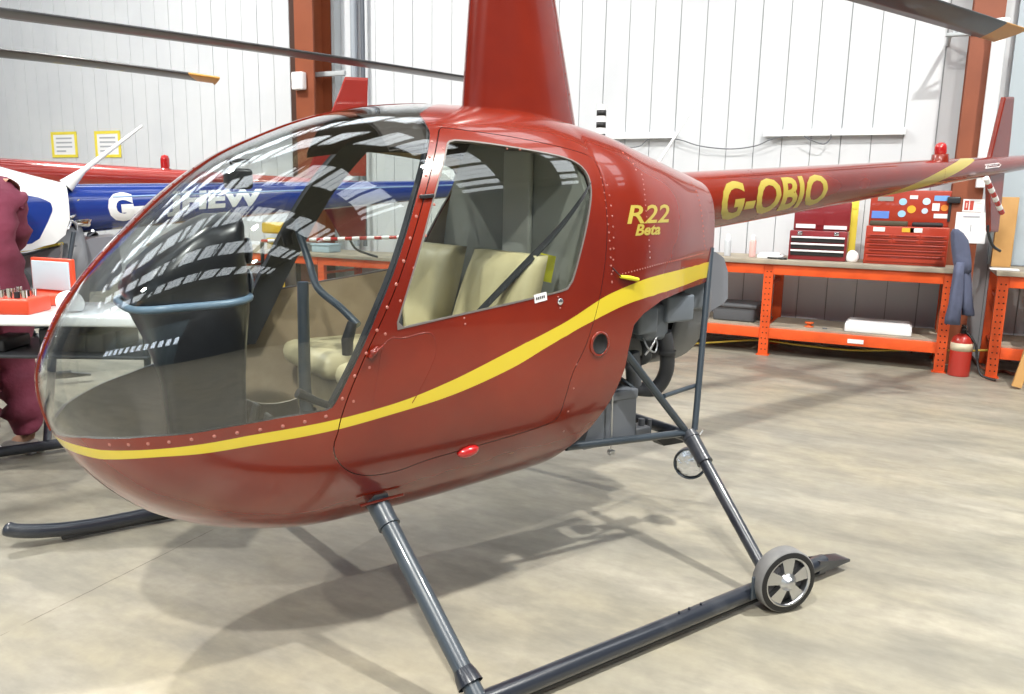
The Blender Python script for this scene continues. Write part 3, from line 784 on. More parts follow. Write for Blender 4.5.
def seat_shape(cy, name_group=None):
    st = MB(); hw = .225
    # cushion box (tan) with leather pad
    st.box((1.16, cy-hw, .57), (1.62, cy+hw, .80), 0, .03)
    s1_ = st.build('seat_box', TAN, root)
    MB().box((1.10, cy-hw-.005, .785), (1.60, cy+hw+.005, .885), 0, .045).build('seat_cushion', CREAM, root)
    bk = MB(); N = 15; M_ = 12; V = []
    for s2 in (0, 1):
        for j in range(N):
            f = j/(N-1)*2-1
            for i in range(M_):
                g = i/(M_-1); z = .84+(SBT-.84)*g; x = 1.58+.14*g
                wv = hw*(.98-.16*max(0, g-.55)**1.2*1.6)
                e = max(0, 1-abs(f)**5)*max(0, 1-abs(2*g-1)**8); groove = .010*(math.exp(-((abs(f)-.42)/.05)**2)+.8*math.exp(-((g-.45)/.03)**2)*(abs(f) < .42))
                dd = (.035+.045*e-groove) if s2 == 0 else -.02-.02*e
                V.append((x-dd, cy+wv*f, z))
    q_ = N*M_; F = [(j*M_+i, j*M_+i+1, (j+1)*M_+i+1, (j+1)*M_+i) for j in range(N-1) for i in range(M_-1)]
    F += [(q_+j*M_+i, q_+(j+1)*M_+i, q_+(j+1)*M_+i+1, q_+j*M_+i+1) for j in range(N-1) for i in range(M_-1)]
    edge = [j*M_ for j in range(N)]+[(N-1)*M_+i for i in range(1, M_)]+[j*M_+M_-1 for j in range(N-2, -1, -1)]+[i for i in range(M_-2, 0, -1)]
    F += [(edge[k], edge[(k+1) % len(edge)], q_+edge[(k+1) % len(edge)], q_+edge[k]) for k in range(len(edge))]
    bk.add(V, F, 0, True); bk.build('seat_back', CREAM, root)
seat_shape(-.27); seat_shape(.27)
# seat belts
def strap(pts, w, m, name, parent=root, wdir=(0, 1, 0)):
    pts = spline(pts, 6); wv = Vector(wdir)*w/2; nrm = Vector((-1, 0, 0)); V = []; F = []
    for i, p in enumerate(pts):
        V += [p-wv, p+wv, p+wv+nrm*.003, p-wv+nrm*.003]
        if i: F += [((i-1)*4+j, (i-1)*4+(j+1) % 4, i*4+(j+1) % 4, i*4+j) for j in range(4)]
    F += [(0, 1, 2, 3), ((len(pts)-1)*4+3, (len(pts)-1)*4+2, (len(pts)-1)*4+1, (len(pts)-1)*4)]
    return MB().add(V, F, 0, True).build(name, m, parent)
strap([hY(588, 190, -.50), hY(560, 228, -.48), hY(515, 275, -.43), hY(470, 322, -.36)], .078, mat('black_webbing', (.015, .016, .02), .8), 'shoulder_belt', wdir=(.6, .2, .77))
strap([(1.80, .50, 1.62), (1.72, .47, 1.42), (1.60, .40, 1.15), (1.5, .2, .92)], .05, MATS['black_webbing'], 'shoulder_belt', wdir=(.6, 0, .77))
q = hY(546, 268, -.36); MB().box((-.035, -.002, -.05), (.035, .002, .05), 0, 0, Matrix.Translation(q) @ Matrix.Rotation(.2, 4, 'Y')).build('seat_tag', MATS['tag_yellow'], root, label='yellow card on the seat')
# instrument console (dark pod on a tapering pedestal)
cn = MB()
c1 = hY(199, 219, -.02); c2 = hY(199, 262, -.02)
def conring(x0, x1, hy, z, n=24, tilt=0): 
    o = []
    for k in range(n):
        a = 2*PI*k/n; e = .55; cx, sy = math.cos(a), math.sin(a)
        o.append((lerp(x0, x1, .5)+(x1-x0)/2*abs(cx)**e*(1 if cx > 0 else -1), hy*abs(sy)**e*(1 if sy > 0 else -1), z+tilt*cx))
    return o
rings = [conring(.56, .80, .05, .57), conring(.55, .80, .055, .70), conring(.54, .80, .07, .86), conring(.50, .80, .14, 1.0), conring(.46, .80, .20, 1.10), conring(.44, .80, .215, 1.18, tilt=.01), conring(.47, .79, .215, 1.26, tilt=.03), conring(.56, .79, .20, 1.34, tilt=.035), conring(.66, .785, .16, 1.39, tilt=.02), conring(.70, .78, .06, 1.405)]
nn_ = 24; V = [p for r in rings for p in r]; F = [(i*nn_+k, i*nn_+(k+1) % nn_, (i+1)*nn_+(k+1) % nn_, (i+1)*nn_+k) for i in range(len(rings)-1) for k in range(nn_)]+[tuple(range(nn_-1, -1, -1)), tuple((len(rings)-1)*nn_+k for k in range(nn_))]
cn.add(V, F, 0, True); con = cn.build('instrument_console', mat('console_black', (.010, .011, .014), .3, coat=.4), root)
gl = MB()
for (y, z) in [(-.10, 1.29), (0, 1.31), (.10, 1.29), (-.10, 1.19), (0, 1.2), (.10, 1.19)]: gl.lathe([(.042, 0), (.042, .006), (.036, .006), (.036, .002), (.0001, .002)], (.797, y, z), (1, 0, 0), 20)
gl.build('instrument', LGREY, con)
bnd = MB().tube([(p[0]+(-.004 if p[0] < .6 else 0), p[1]*1.015, p[2]) for p in conring(.44, .80, .215, 1.135, 32, tilt=.012)], .012, 8, closed=True); bnd.build('console_band', mat('blue_grey_band', (.16, .24, .33), .3), con)
# compass at the windshield
q = hY(238, 178, -.03); MB().box((q.x-.04, q.y-.035, q.z-.035), (q.x+.04, q.y+.035, q.z+.03), 0, .012).tube([q+Vector((-.01, 0, .03)), q+Vector((-.03, 0, .055)), q+Vector((.04, 0, .055))], .007, 8).build('compass', DARK, root)
# cyclic stick with teetering bar
pv = hY(300, 282, -.0); bs_ = hY(308, 400, -.0)
cy = MB().tube([(bs_.x, 0, .57), (bs_.x-.01, 0, .8), (pv.x+.01, 0, pv.z)], [.03, .022, .02], 12)
cyc = cy.build('cyclic_stick', STEEL, root)
MB().lathe([(.10, 0), (.085, .02), (.05, .05), (.035, .09), (.03, .14)], (bs_.x, 0, .57), (0, 0, 1), 20).build('stick_boot', DARK, cyc)
g1 = hY(295, 220, .16); g1b = hY(309, 262, .10); pm_ = hY(318, 288, 0); g2 = hY(340, 307, -.12); g3 = hY(358, 325, -.20)
MB().tube(spline([g1, g1b, pm_, g2, g3], 6), .0135, 12).build('cyclic_bar', STEEL, cyc)
MB().tube([g1+Vector((0, .0, .0)), g1+Vector((-.03, .015, -.05)), g1+Vector((-.02, .015, -.09))], [.017, .022, .018], 12).build('cyclic_grip', BLACK, cyc)
e = g3+Vector((-.03, 0, .0)); MB().tube([e+Vector((.01, 0, .01)), e+Vector((-.01, 0, -.05)), e+Vector((-.01, 0, -.10))], [.017, .021, .018], 12).build('cyclic_grip', BLACK, cyc)
# pedals
def floor_at(u, v): d = lray(u, v); return CL+d*((.57-CL.z)/d.z)
for (u, v, h_, Y_) in ((249, 395, .13, .22), (262, 392, .11, .12), (100, 430, .12, -.06), (140, 427, .10, -.16)):
    q = hY(u, v, Y_); q.x = max(q.x, .50); MB().tube([(q.x+.03, q.y, .57), (q.x+.01, q.y, .57+h_*.5)], .011, 8).box((q.x-.008, q.y-.035, .575), (q.x+.008, q.y+.035, .57+h_), 0, .007, Matrix.Translation((q.x, q.y, .57)) @ Matrix.Rotation(.22, 4, 'Y') @ Matrix.Translation((-q.x, -q.y, -.57))).build('rudder_pedal', BLACK, root)
# collective lever and small fittings on the floor
MB().tube([(1.30, -.02, .62), (1.05, -.02, .74), (.98, -.02, .78)], [.014, .014, .019], 10).build('collective_lever', DARK, root)
MB().box((.96, -.30, .57), (1.10, -.16, .578), 0, 0).box((1.0, -.26, .575), (1.05, -.2, .60), 0, .01).dome((1.02, -.23, .6), (0, 0, 1), .02, .03).build('floor_fitting', CHROME, root)
# ---------------------------------------------------------------- skids, legs, wheel
def skid_pts(y):
    if y < 0: return [(-.02, y, .15), (.05, y, .115), (.16, y, .08), (.33, y, .058), (.6, y, .055), (1.5, y, .055), (2.3, y, .058), (2.78, y, .063)]
    return [(.10, y+.02, .105), (.14, y+.01, .085), (.24, y, .065), (.38, y, .05), (.6, y, .048), (1.5, y, .06), (2.3, y, .07), (2.80, y, .075)]
SY = .985
for sg in (-1, 1):
    P_ = spline(skid_pts(sg*SY), 5)
    rr_ = [.030]*len(P_); rr_[0] = .012; rr_[1] = .022
    sk = MB().tube(P_, rr_, 20)
    e = P_[-1]
    sk.add([e+Vector((-.06, -.028, .026)), e+Vector((-.06, .028, .026)), e+Vector((.14, .034, -.012)), e+Vector((.14, -.034, -.012)), e+Vector((-.06, -.028, -.028)), e+Vector((-.06, .028, -.028)), e+Vector((.14, .034, -.022)), e+Vector((.14, -.034, -.022))],
           [(0, 1, 2, 3), (7, 6, 5, 4), (0, 3, 7, 4), (1, 5, 6, 2), (0, 4, 5, 1), (3, 2, 6, 7)], 0)
    for xx in (1.95, 2.0, 2.06): sk.cyl((xx, sg*SY, .08), (xx, sg*SY, .093), .005, 8)
    s_ = sk.build('skid_tube', SKID, root)
    sho = MB()
    for (xa, xb) in ((.30, 1.25), (1.30, 2.78)):
        zz = .060 if sg < 0 else .056
        sho.box((xa, sg*SY-.02, zz-.042), (xb, sg*SY+.02, zz-.024), 0, .006)
    sho.build('skid_shoe', BLACK, s_)
fl = hY(381, 512, -.46); 
def leg_front(sg):
    top = Vector((fl.x, sg*.46, .485)); bot = Vector((fl.x+.03, sg*SY, .10))
    m_ = MB().tube([Vector((fl.x, sg*.38, .50)), top, top.lerp(bot, .03), bot], .026, 18)
    return m_, top, bot
lgb = hY(479, 706, -.985)
for sg in (-1, 1):
    top = Vector((fl.x, sg*.44, fl.z+.02)); bot = Vector((lgb.x, sg*SY, .06)); dd = (bot-top).normalized()
    m_ = MB().tube([top, bot], [.031, .028], 20); lg = m_.build('front_leg', STEEL, root)
    MB().tube([top-dd*.05, top+dd*.085], [.038, .035], 20).tube([top+dd*.08, top+dd*.088], .037, 20).build('leg_collar', STEEL, lg)
    MB().lathe([(.04, 0), (.036, .03), (.03, .05)], bot-dd*.05, -dd, 18).build('leg_saddle', SKID, lg)
MB().tube([(fl.x, -.46, fl.z+.045), (fl.x, .46, fl.z+.045)], .028, 16).build('cross_tube', STEEL, root)
MB().tube([hY(360, 506, -.47), hY(403, 494.5, -.47)], .005, 8).build('leg_cover_plate', RED, root)
J = hY(691, 437, -.46); rb = hY(770, 553, -SY)
for sg in (-1, 1):
    top = Vector((J.x, sg*.46, J.z)); bot = Vector((rb.x+.01, sg*SY, .075)); dd = (bot-top).normalized()
    lg = MB().tube([top, bot], [.026, .023], 20).build('rear_leg', SKID, root)
    MB().tube([top-dd*.02, top+dd*.13], [.034, .032], 20).tube([top+dd*.125, top+dd*.135], .034, 20).tube([top+dd*.0, top+dd*.012], .037, 20).build('leg_collar', SKID, lg)
MB().tube([(J.x, -.46, J.z), (J.x, .46, J.z)], .026, 16).build('cross_tube', SKID, root)
# steel tube frame
def tubeL(name, pts, r=.0125, m=STEEL, both=True):
    o = MB().tube(pts, r, 12).build(name, m, root)
    if both: MB().tube([(p[0], -p[1], p[2]) for p in pts], r, 12).build(name, m, root)
tubeL('frame_tube', [hY(566, 447, -.40), J+Vector((0, .02, .015))], .016)
tubeL('frame_tube', [hY(625, 352, -.42), J+Vector((-.02, .02, .03))], .016)
tubeL('frame_tube', [hY(711, 248, -.335), J+Vector((.02, .0, .03))], .014)
tubeL('frame_tube', [hY(664, 396, -.44), hY(697, 385, -.41)], .0095)
tubeL('frame_tube', [hY(700, 270, -.27), (2.72, .27, 1.16)], .012, both=False)
# battery box, strap rod
q1 = hY(592, 446, -.36); q2 = hY(630, 395, -.36)
bx = MB(); xa, xb = q1.x-.06, hY(632, 420, -.36).x; za, zb = J.z+.01, hY(612, 392, -.36).z
bx.prism([(xa, za), (xb, za), (xb, zb), (xb-.20, zb), (xa, za+.03)], 'y', -.38, -.20); bat = bx.build('battery_box', LGREY, root)
MB().box((xa+.06, -.385, zb-.035), (xb+.006, -.195, zb+.005), 0, .006).build('box_lid', LGREY, bat)
r1 = hY(612.5, 390, -.40); r2 = hY(611, 452, -.40)
MB().cyl(r1, r2, .004, 8).dome(r1+Vector((0, 0, -.006)), (0, 0, 1), .012, .016).box((r2.x-.012, r2.y-.012, r2.z-.01), (r2.x+.012, r2.y+.012, r2.z+.01), 0, .004).build('hold_down_rod', ALU, bat)
q = hY(634, 400, -.37); MB().tube([hY(621, 378, -.3), hY(634, 388, -.36), hY(634, 436, -.36)], .007, 8).build('bracket_tube', STEEL, root)
q = hY(641, 432, -.3); MB().box((q.x-.06, q.y-.03, q.z-.02), (q.x+.03, q.y+.05, q.z+.03), 0, .01).cyl(q, q+Vector((0, 0, .06)), .014).cyl(q+Vector((.05, 0, -.02)), q+Vector((.05, 0, .05)), .009).build('hose_fitting', GREY, root)
q = hY(664, 440, -.3); MB().prism([(q.x-.10, q.z+.035), (q.x+.12, q.z+.035), (q.x+.09, q.z-.015), (q.x-.04, q.z-.01)], 'y', -.34, -.28).build('mount_plate', BLACK, root)
# landing light behind the rear leg
q = hY(690, 463, -.34); ld = (Vector((-1, -.75, .02))).normalized()
MB().lathe([(.064, 0), (.074, .012), (.070, .022), (.064, .014)], q, ld, 28).lathe([(.072, .01), (.072, -.02), (.05, -.06), (.02, -.08), (.0001, -.082)], q, ld, 28).build('landing_light', STEEL, root)
lens = MB().lathe([(.064, .008), (.045, .012), (.02, .016), (.0001, .017)], q, ld, 28).build('light_lens', mat('lamp_reflector', (.85, .87, .9), .25, metal=1, bump=(40, .6)), root)
MB().tube(spline([hY(691, 441, -.36), hY(697, 438, -.37), hY(703, 430, -.38)], 4), .003, 6).build('cable_tie', PAPER, root)
# ---------------------------------------------------------------- engine
def finned(c, ax_, r, L, n, name):
    e_ = MB(); ax_ = Vector(ax_).normalized(); e_.cyl(Vector(c), Vector(c)+ax_*L, r*.78, 20)
    for k in range(n): e_.lathe([(r*.7, 0), (r, .002), (r, .007), (r*.7, .009)], Vector(c)+ax_*(L*(k+.3)/n), ax_, 20)
    return e_
ec = hY(655, 330, -.25)
en = MB().box((1.95, -.17, .78), (2.62, .17, 1.12), 0, .05).cyl((2.0, 0, .85), (2.70, 0, .85), .12).box((2.05, -.12, .74), (2.45, .12, .84), 0, .03)
eng = en.build('engine', GREY, root)
for (x, sg) in ((2.14, -1), (2.40, -1), (2.14, 1), (2.40, 1)):
    f_ = finned((x, sg*.15, .98), (0, sg, -.02), .085, .20, 9, 'cylinder'); cy_ = f_.build('cylinder', GREY, eng)
    MB().box((x-.075, sg*.34-.035, .90), (x+.075, sg*.34+.035, 1.06), 0, .025).build('rocker_cover', mat('cowl_grey', (.16, .185, .22), .4), cy_)
    MB().tube(spline([(x, sg*.30, .90), (x+.01, sg*.31, .85), (x+.03, sg*.27, .80), (x+.02, sg*.15, .77)], 5), .022, 12).build('exhaust_pipe', GREY, cy_)
# shrouds hanging under the cowl edge
p1 = hY(678, 308, -.36)
MB().box((p1.x-.10, -.40, p1.z-.055), (p1.x+.06, -.18, p1.z+.06), 0, .012).build('cooling_shroud', MATS['cowl_grey'], root)
p2 = hY(645, 322, -.40); MB().box((p2.x-.05, -.42, p2.z-.05), (p2.x+.06, -.22, p2.z+.06), 0, .015).build('cooling_shroud', MATS['cowl_grey'], root)
MB().box((p1.x+.06, -.33, p1.z-.02), (p1.x+.22, -.15, p1.z+.10), 0, .012).build('cooling_shroud', MATS['cowl_grey'], root)
tb_ = [hY(664, 332, -.35), hY(667, 350, -.35), hY(666, 372, -.33), hY(656, 388, -.30), hY(640, 389, -.27), hY(622, 386, -.25)]
MB().tube(spline(tb_, 6), .032, 16).lathe([(.038, 0), (.038, .02), (.03, .02)], tb_[1], (0, 0, -1), 16).build('air_hose', mat('hose_grey', (.045, .048, .055), .5), root)
MB().tube(spline([hY(645, 355, -.36), hY(652, 346, -.37), hY(657, 336, -.37), hY(661, 326, -.36)], 5), .005, 8).tube(spline([hY(643, 338, -.36), hY(648, 348, -.38), hY(655, 352, -.37), hY(657, 342, -.36), hY(650, 330, -.35)], 5), .004, 8).build('throttle_linkage', ALU, root)
MB().cyl(hY(632, 352, -.33), hY(634, 385, -.33), .032, 16).lathe([(.036, 0), (.036, .015)], hY(633, 368, -.33), (0, 0, 1), 16).build('oil_filter', GREY, root)
MB().box((2.0, -.33, .60), (2.12, -.18, .72), 0, .02).build('carburettor_box', DARK, root)
# fan scroll behind the engine
q = hY(680, 340, 0.0)
sc_ = MB().lathe([(.285, -.06), (.30, -.06), (.31, -.03), (.31, .13), (.29, .16), (.14, .16)], (2.66, .0, 1.03), (1, 0, 0), 48)
scr = sc_.build('fan_scroll', mat('scroll_grey', (.17, .18, .20), .45), root)
MB().lathe([(.0001, -.05), (.286, -.05), (.286, -.044), (.0001, -.044)], (2.66, .0, 1.03), (1, 0, 0), 40).build('fan_inlet', HOLE, scr)
# grey outlet panel beside the rear strut
pp = [hY(u, v, -.22) for u, v in [(703, 251), (716, 252), (724, 258), (728, 272), (728, 298), (724, 303), (709, 312), (703, 312)]]
m_ = MB(); n = len(pp); V = [(p.x, -.22, p.z) for p in pp]+[(p.x, .16, p.z) for p in pp]
m_.add(V, [tuple(range(n)), tuple(range(2*n-1, n-1, -1))]+[(i, (i+1) % n, n+(i+1) % n, n+i) for i in range(n)], 0); m_.build('cooling_duct', mat('duct_grey', (.20, .21, .24), .35, coat=.3), root)
# ground handling wheel
wc = hY(791, 577, -1.155); WR = .119
wz = WR+.002; wcx = 2.378+.035
t_o = (wcx, -1.062, wz)
WA = Vector((.30, 1, 0)).normalized()
ty = MB().lathe([(.090, -.028), (.104, -.031), (.114, -.030), (WR, -.024), (WR, .024), (.114, .029), (.104, .029), (.090, .026)], t_o, WA, 48)
wheel = ty.build('ground_wheel', mat('tyre_grey', (.17, .17, .172), .8, noise=(12, (.23, .23, .225), .4, .7)), root)
sd_ = MB().lathe([(.094, -.0325), (.105, -.0345), (.114, -.031)], t_o, WA, 48); sd_.build('tyre_sidewall', BLACK, wheel)
rm = MB().lathe([(.096, -.031), (.091, -.035), (.086, -.026), (.086, .026), (.096, .026)], t_o, WA, 48).lathe([(.0001, -.050), (.014, -.050), (.020, -.044), (.022, -.034), (.034, -.030), (.036, -.018), (.036, .0)], t_o, WA, 28)
for k in range(5):
    a = 2*PI*k/5+.35; 
    for (w0, w1) in ((.020, .034),):
        U1 = WA.cross(Vector((0, 0, 1))).normalized(); dr_ = U1*math.cos(a)+Vector((0, 0, 1))*math.sin(a); pr_ = U1*-math.sin(a)+Vector((0, 0, 1))*math.cos(a); c = Vector(t_o); V = []
        for (r_, w_, yy) in ((.028, w0*.75, -.030), (.088, w1*.82, -.026)):
            V += [c+dr_*r_+pr_*w_+WA*yy, c+dr_*r_-pr_*w_+WA*yy, c+dr_*r_-pr_*w_+WA*(yy+.02), c+dr_*r_+pr_*w_+WA*(yy+.02)]
        rm.add(V, [(0, 1, 2, 3), (7, 6, 5, 4), (0, 4, 5, 1), (1, 5, 6, 2), (2, 6, 7, 3), (3, 7, 4, 0)], 0)
rm.build('wheel_rim', ALU, wheel)
MB().lathe([(.0001, -.004), (.090, -.004), (.090, .0)], t_o, WA, 40).build('wheel_disc', mat('rim_shadow_grey', (.14, .14, .15), .45), wheel)
MB().cyl((wcx, -1.062, wz), (wcx, -.97, wz), .012).box((wcx-.12, -1.022, .05), (wcx+.05, -1.012, .14), 0, .004).build('wheel_bracket', STEEL, root)
# ================================================================== BACKGROUND HELICOPTERS
def mapped(objs, table):
    """give copies their own paint through object-level material slots"""
    for o in objs:
        for i, sl in enumerate(o.material_slots):
            if sl.material in table:
                k = table[sl.material]; sl.link = 'OBJECT'; sl.material = k
def part_copy(src, parent, table, name=None):
    c = src.copy(); COL.objects.link(c); c.parent = parent
    if 'label' in c: del c['label']
    mapped([c], table); return c
def simple_heli(loc, rz, scale, label, table, lev, tips, thick, drop=0.0, rootz=None, boom_text=None, skin=None, fin_text=False):
    r = empty('helicopter', loc, rz, label, 'helicopter'); r.scale = (scale,)*3
    if skin is None: part_copy(shell, r, table)
    else:
        sk = MB()
        for mir in (False, True): skin[0].emit(sk, skin[1], .012, 0, mir, rim=0)
        sk.build('fuselage', skin[2], r)
    for o in (boom,):
        c = part_copy(o, r, table)
    for o in list(COL.objects):
        if o.parent == root and o.name.split('.')[0] in ('door', 'windshield', 'centre_strip', 'mast_fairing', 'rotor_mast', 'rotor_hub', 'upper_fin', 'lower_fin', 'tail_skid', 'stabiliser', 'tail_gearbox', 'tail_rotor',
                'cabin_floor', 'rear_bulkhead', 'seat_back', 'seat_cushion', 'seat_box', 'skid_tube', 'front_leg', 'rear_leg', 'cross_tube', 'frame_tube', 'engine', 'fan_scroll', 'instrument_console'):
            c = part_copy(o, r, table)
            if o.name.split('.')[0] in ('door', 'engine', 'fan_scroll'):
                for ch in list(COL.objects):
                    if ch.parent == o and ch.name.split('.')[0] in ('window', 'window_frame', 'cylinder', 'fan_inlet'): part_copy(ch, c, table)
    # beacon
    for o in list(COL.objects):
        if o.parent == boom and o.name.split('.')[0] in ('beacon', 'beacon_base'): part_copy(o, c0_boom(r), table)
    Mr = Matrix.Translation(loc) @ Matrix.Rotation(rz, 4, 'Z') @ Matrix.Scale(scale, 4)
    v = Mr.inverted() @ tips; yw = math.atan2(v.y, v.x-HX); ln = math.hypot(v.x-HX, v.y)
    for k in (0, 1):
        b_ = blade(HX+ln, v.z, 0, .16 if rootz else .08, rootz).build('rotor_blade', [BLADE, AMBER], r)
        b_.matrix_basis = Matrix.Translation((HX, 0, 0)) @ Matrix.Rotation(yw+k*PI, 4, 'Z') @ Matrix.Translation((-HX, 0, 0))
    LV = Matrix.Translation((0, 0, -drop)) @ Matrix.Translation(A0) @ Matrix.Rotation(lev, 4, 'Y') @ Matrix.Translation(-A0)
    ctr = (uf[1][0]+uf[2][0])/2; cz_ = (A0+bdir*((ctr-A0.x)/bdir.x)).z
    for o in COL.objects:
        if o.parent == r:
            nm = o.name.split('.')[0]
            if nm == 'tail_boom': o.matrix_basis = LV @ Matrix.Translation(A0) @ Matrix.Diagonal((1, thick, thick, 1)) @ Matrix.Translation(-A0)
            elif nm in ('upper_fin', 'lower_fin', 'tail_skid'): o.matrix_basis = LV @ Matrix.Translation((ctr, 0, cz_)) @ Matrix.Diagonal((1.25 if scale > 1 else 1, 1, 1.3 if scale > 1 else 1, 1)) @ Matrix.Translation((-ctr, 0, -cz_))
            elif nm in ('stabiliser', 'tail_gearbox', 'tail_rotor'): o.matrix_basis = LV
    return r
def c0_boom(r):
    for o in COL.objects:
        if o.parent == r and o.name.startswith('tail_boom'): return o
# --- blue and white one, parallel to the maroon one
OFF = rh*(-3.58)+fh*1.45
bskin = Patch(S, us[::2], phs[::2])
OFF = OFF+Vector((math.cos(HA), math.sin(HA), 0))*.14
BSC = .95
BI = Matrix.Translation(HO+OFF) @ Matrix.Rotation(HA, 4, 'Z') @ Matrix.Scale(BSC, 4); BIi = BI.inverted(); CB = BIi @ CAMP
def bhit(u, v):
    loc, nor, idx, dist = BV.ray_cast(CB, (BIi.to_3x3() @ ray(u, v)).normalized()); 
    if loc is None: print('BMISS', u, v)
    return loc
_r = [bhit(u, v) for u, v in ((78, 188), (76, 200), (70, 220), (63, 242), (40, 247), (15, 252))]
_r = [(p.x, p.z) for p in _r if p]
print('blue edge', _r)
gBC = polysd([(_r[0][0]+.02, 2.2)]+_r+[(1.2, _r[-1][1]-.05), (1.2, -.5), (4, -.5), (4, 2.2)])
bskin.split(lambda x, y, z: gC(x, z), 4); bskin.split(lambda x, y, z: gBC(x, z), 4)
bskin.split(lambda x, y, z: gW(x, z), 7, [0]); bskin.split(lambda x, y, z: gD(x, z), 7, [0])
_b = [bhit(u, v) for u, v in ((1, 191), (20, 194), (42, 198), (51, 203), (53, 210), (48, 222), (38, 242), (16, 246), (1, 249))]
_b = [(p.x, p.z) for p in _b if p]
gB1 = polysd(_b+[(1.7, _b[-1][1]-.02), (1.7, _b[0][1]+.04)])
bskin.split(lambda x, y, z: gB1(x, z), 5, [0])
DBLUE = mat('navy_blue_paint', (.010, .035, .20), .2, coat=1)
tb_blue = {RED: BLUE, GOLD: BLUE, YEL: WHITE, RIV: WHITE}
blue = simple_heli(HO+OFF, HA, BSC, 'blue and white helicopter behind the maroon one, white G- lettering on its dark blue boom', tb_blue, math.radians(2.2), D(502, 84, 7.15), 1.12, drop=.035, skin=(bskin, {0: 0, 5: 1}, [WHITE, BLUE]))
bb_ = c0_boom(blue)
def bY(u, v, Y): d = (BIi.to_3x3() @ ray(u, v)); return CB + d*((Y-CB.y)/d.y)
def bs_at(u): return (bY(u, 190, -.1)-A0).dot(bdir)
MB().tube([bY(16, 251.5, -.33), bY(40, 247.5, -.31), bY(63, 243.5, -.28)], .010, 8).build('cowl_edge_strip', YEL, blue)
put_text('registration_lettering', 'G-', .2, on_boom(bs_at(104), -.66), WHITE, bb_, .0, 1, .014, 12, fit=(bs_at(150)-bs_at(113), .20))
put_text('registration_lettering', 'JHEW', .2, on_boom(bs_at(163), -.62), WHITE, bb_, .10, 1, .010, 12, fit=(bs_at(268)-bs_at(170), .19))
ln_ = MB()
for th in (.45,): ln_.tube([on_boom(s0_, th)(0, 0)[0] for s0_ in [.3+.12*k for k in range(26)]], .006, 6)
ln_.build('boom_pinstripe', mat('light_blue_line', (.25, .38, .62), .3), bb_)
# white antenna mast on the cowl
MB().tube([bY(66, 186, -.12), bY(84, 170, -.12), bY(142, 126, -.12)], [.05, .018, .009], 10).build('antenna', WHITE, blue)
# exhaust and pipes below its cowl, grey panels
MB().tube([bY(61, 243, -.28), bY(57, 300, -.32), bY(54, 372, -.40)], .013, 12).build('frame_tube', ALU, blue)
q1 = bY(22, 260, -.28); q2 = bY(98, 300, -.28)
pl = [bY(u, v, -.30) for u, v in [(2, 262), (60, 247), (66, 292), (30, 296), (4, 292)]]
m_ = MB(); m_.prism([(p.x, p.z) for p in pl], 'y', -.30, -.10).build('lower_cowl', MATS['duct_grey'], blue)
pl = [bY(u, v, -.16) for u, v in [(68, 248), (92, 238), (118, 236), (122, 270), (110, 290), (70, 294)]]
MB().prism([(p.x, p.z) for p in pl], 'y', -.16, .2).build('fan_cowl', MATS['duct_grey'], blue)
q = bY(80, 218, -.1)
cl = MB()
for k in range(14):
    a = bY(random.uniform(66, 92), random.uniform(198, 238), random.uniform(-.2, .05)); b = a+Vector((random.uniform(-.08, .08), random.uniform(-.05, .05), random.uniform(-.09, .09)))
    cl.tube([a, a.lerp(b, .5)+Vector((.02, 0, .01)), b], .010, 8)
cl.box((q.x-.05, q.y-.05, q.z-.06), (q.x+.06, q.y+.05, q.z+.02), 0, .02).build('engine_pipework', CHROME, blue)
ca = MB(); 
for k in range(16):
    a = bY(random.uniform(64, 96), random.uniform(205, 244), random.uniform(.0, .15)); ca.sphere(a, random.uniform(.02, .045), 0, (1, 1, .8), 10)
ca.build('engine_accessories', BLACK, blue)
# --- red one behind, seen side-on above and below the blue boom
RS = 1.2
finpx = D(356, 178, 7.9)
alpha = math.radians(10.0)            # boom direction in the picture plane, slightly away
bd2 = (rh*math.cos(alpha)+fh*math.sin(alpha)).normalized(); rz2 = math.atan2(bd2.y, bd2.x)
finx = (uf[1][0]+uf[2][0])/2-.02
zfin = (A0+bdir*((finx-A0.x)/bdir.x)).z
loc2 = Vector((finpx.x, finpx.y, 0))-bd2*finx*RS
loc2.z = 0
tb_red = {RED: BRED, GOLD: BRED, YEL: BRED, RIV: BRED}
redh = simple_heli(loc2, rz2, RS, 'bright red helicopter beyond the blue one, only its boom, fins and beacon in view', tb_red, math.asin(bdir.z)-.0, D(222, 80, 7.0), .80, drop=.09, rootz=2.27)
for o in [x for x in COL.objects if x.parent == redh and x.name.split('.')[0] in ('upper_fin', 'lower_fin', 'tail_skid')]: bpy.data.objects.remove(o)
RI = Matrix.Translation(loc2) @ Matrix.Rotation(rz2, 4, 'Z') @ Matrix.Scale(RS, 4); RIi = RI.inverted(); CR = RIi @ CAMP
def rY(u, v, Y=0.0): d = RIi.to_3x3() @ ray(u, v); return CR + d*((Y-CR.y)/d.y)
def rxz(L): return [(rY(u, v).x, rY(u, v).z) for u, v in L]
slab(rxz([(306, 176), (345, 77), (368, 78), (366, 176)]), -.014, .014).build('upper_fin', BRED, redh)
slab(rxz([(308, 182), (366, 182), (366, 240), (342, 240)]), -.014, .014).build('lower_fin', mat('fin_maroon', (.13, .012, .014), .3, coat=.5), redh)
rb_ = c0_boom(redh)
for o in [x for x in COL.objects if x.parent == rb_]: bpy.data.objects.remove(o)
bq = rY(165.5, 170, 0)
MB().lathe([(.05, -.03), (.045, .012), (.0001, .014)], bq, (0, 0, 1), 20).build('beacon_base', BRED, redh)
MB().lathe([(.030, .01), (.034, .03), (.034, .085), (.026, .11), (.0001, .12)], bq, (0, 0, 1), 20).build('beacon', REDLENS, redh)
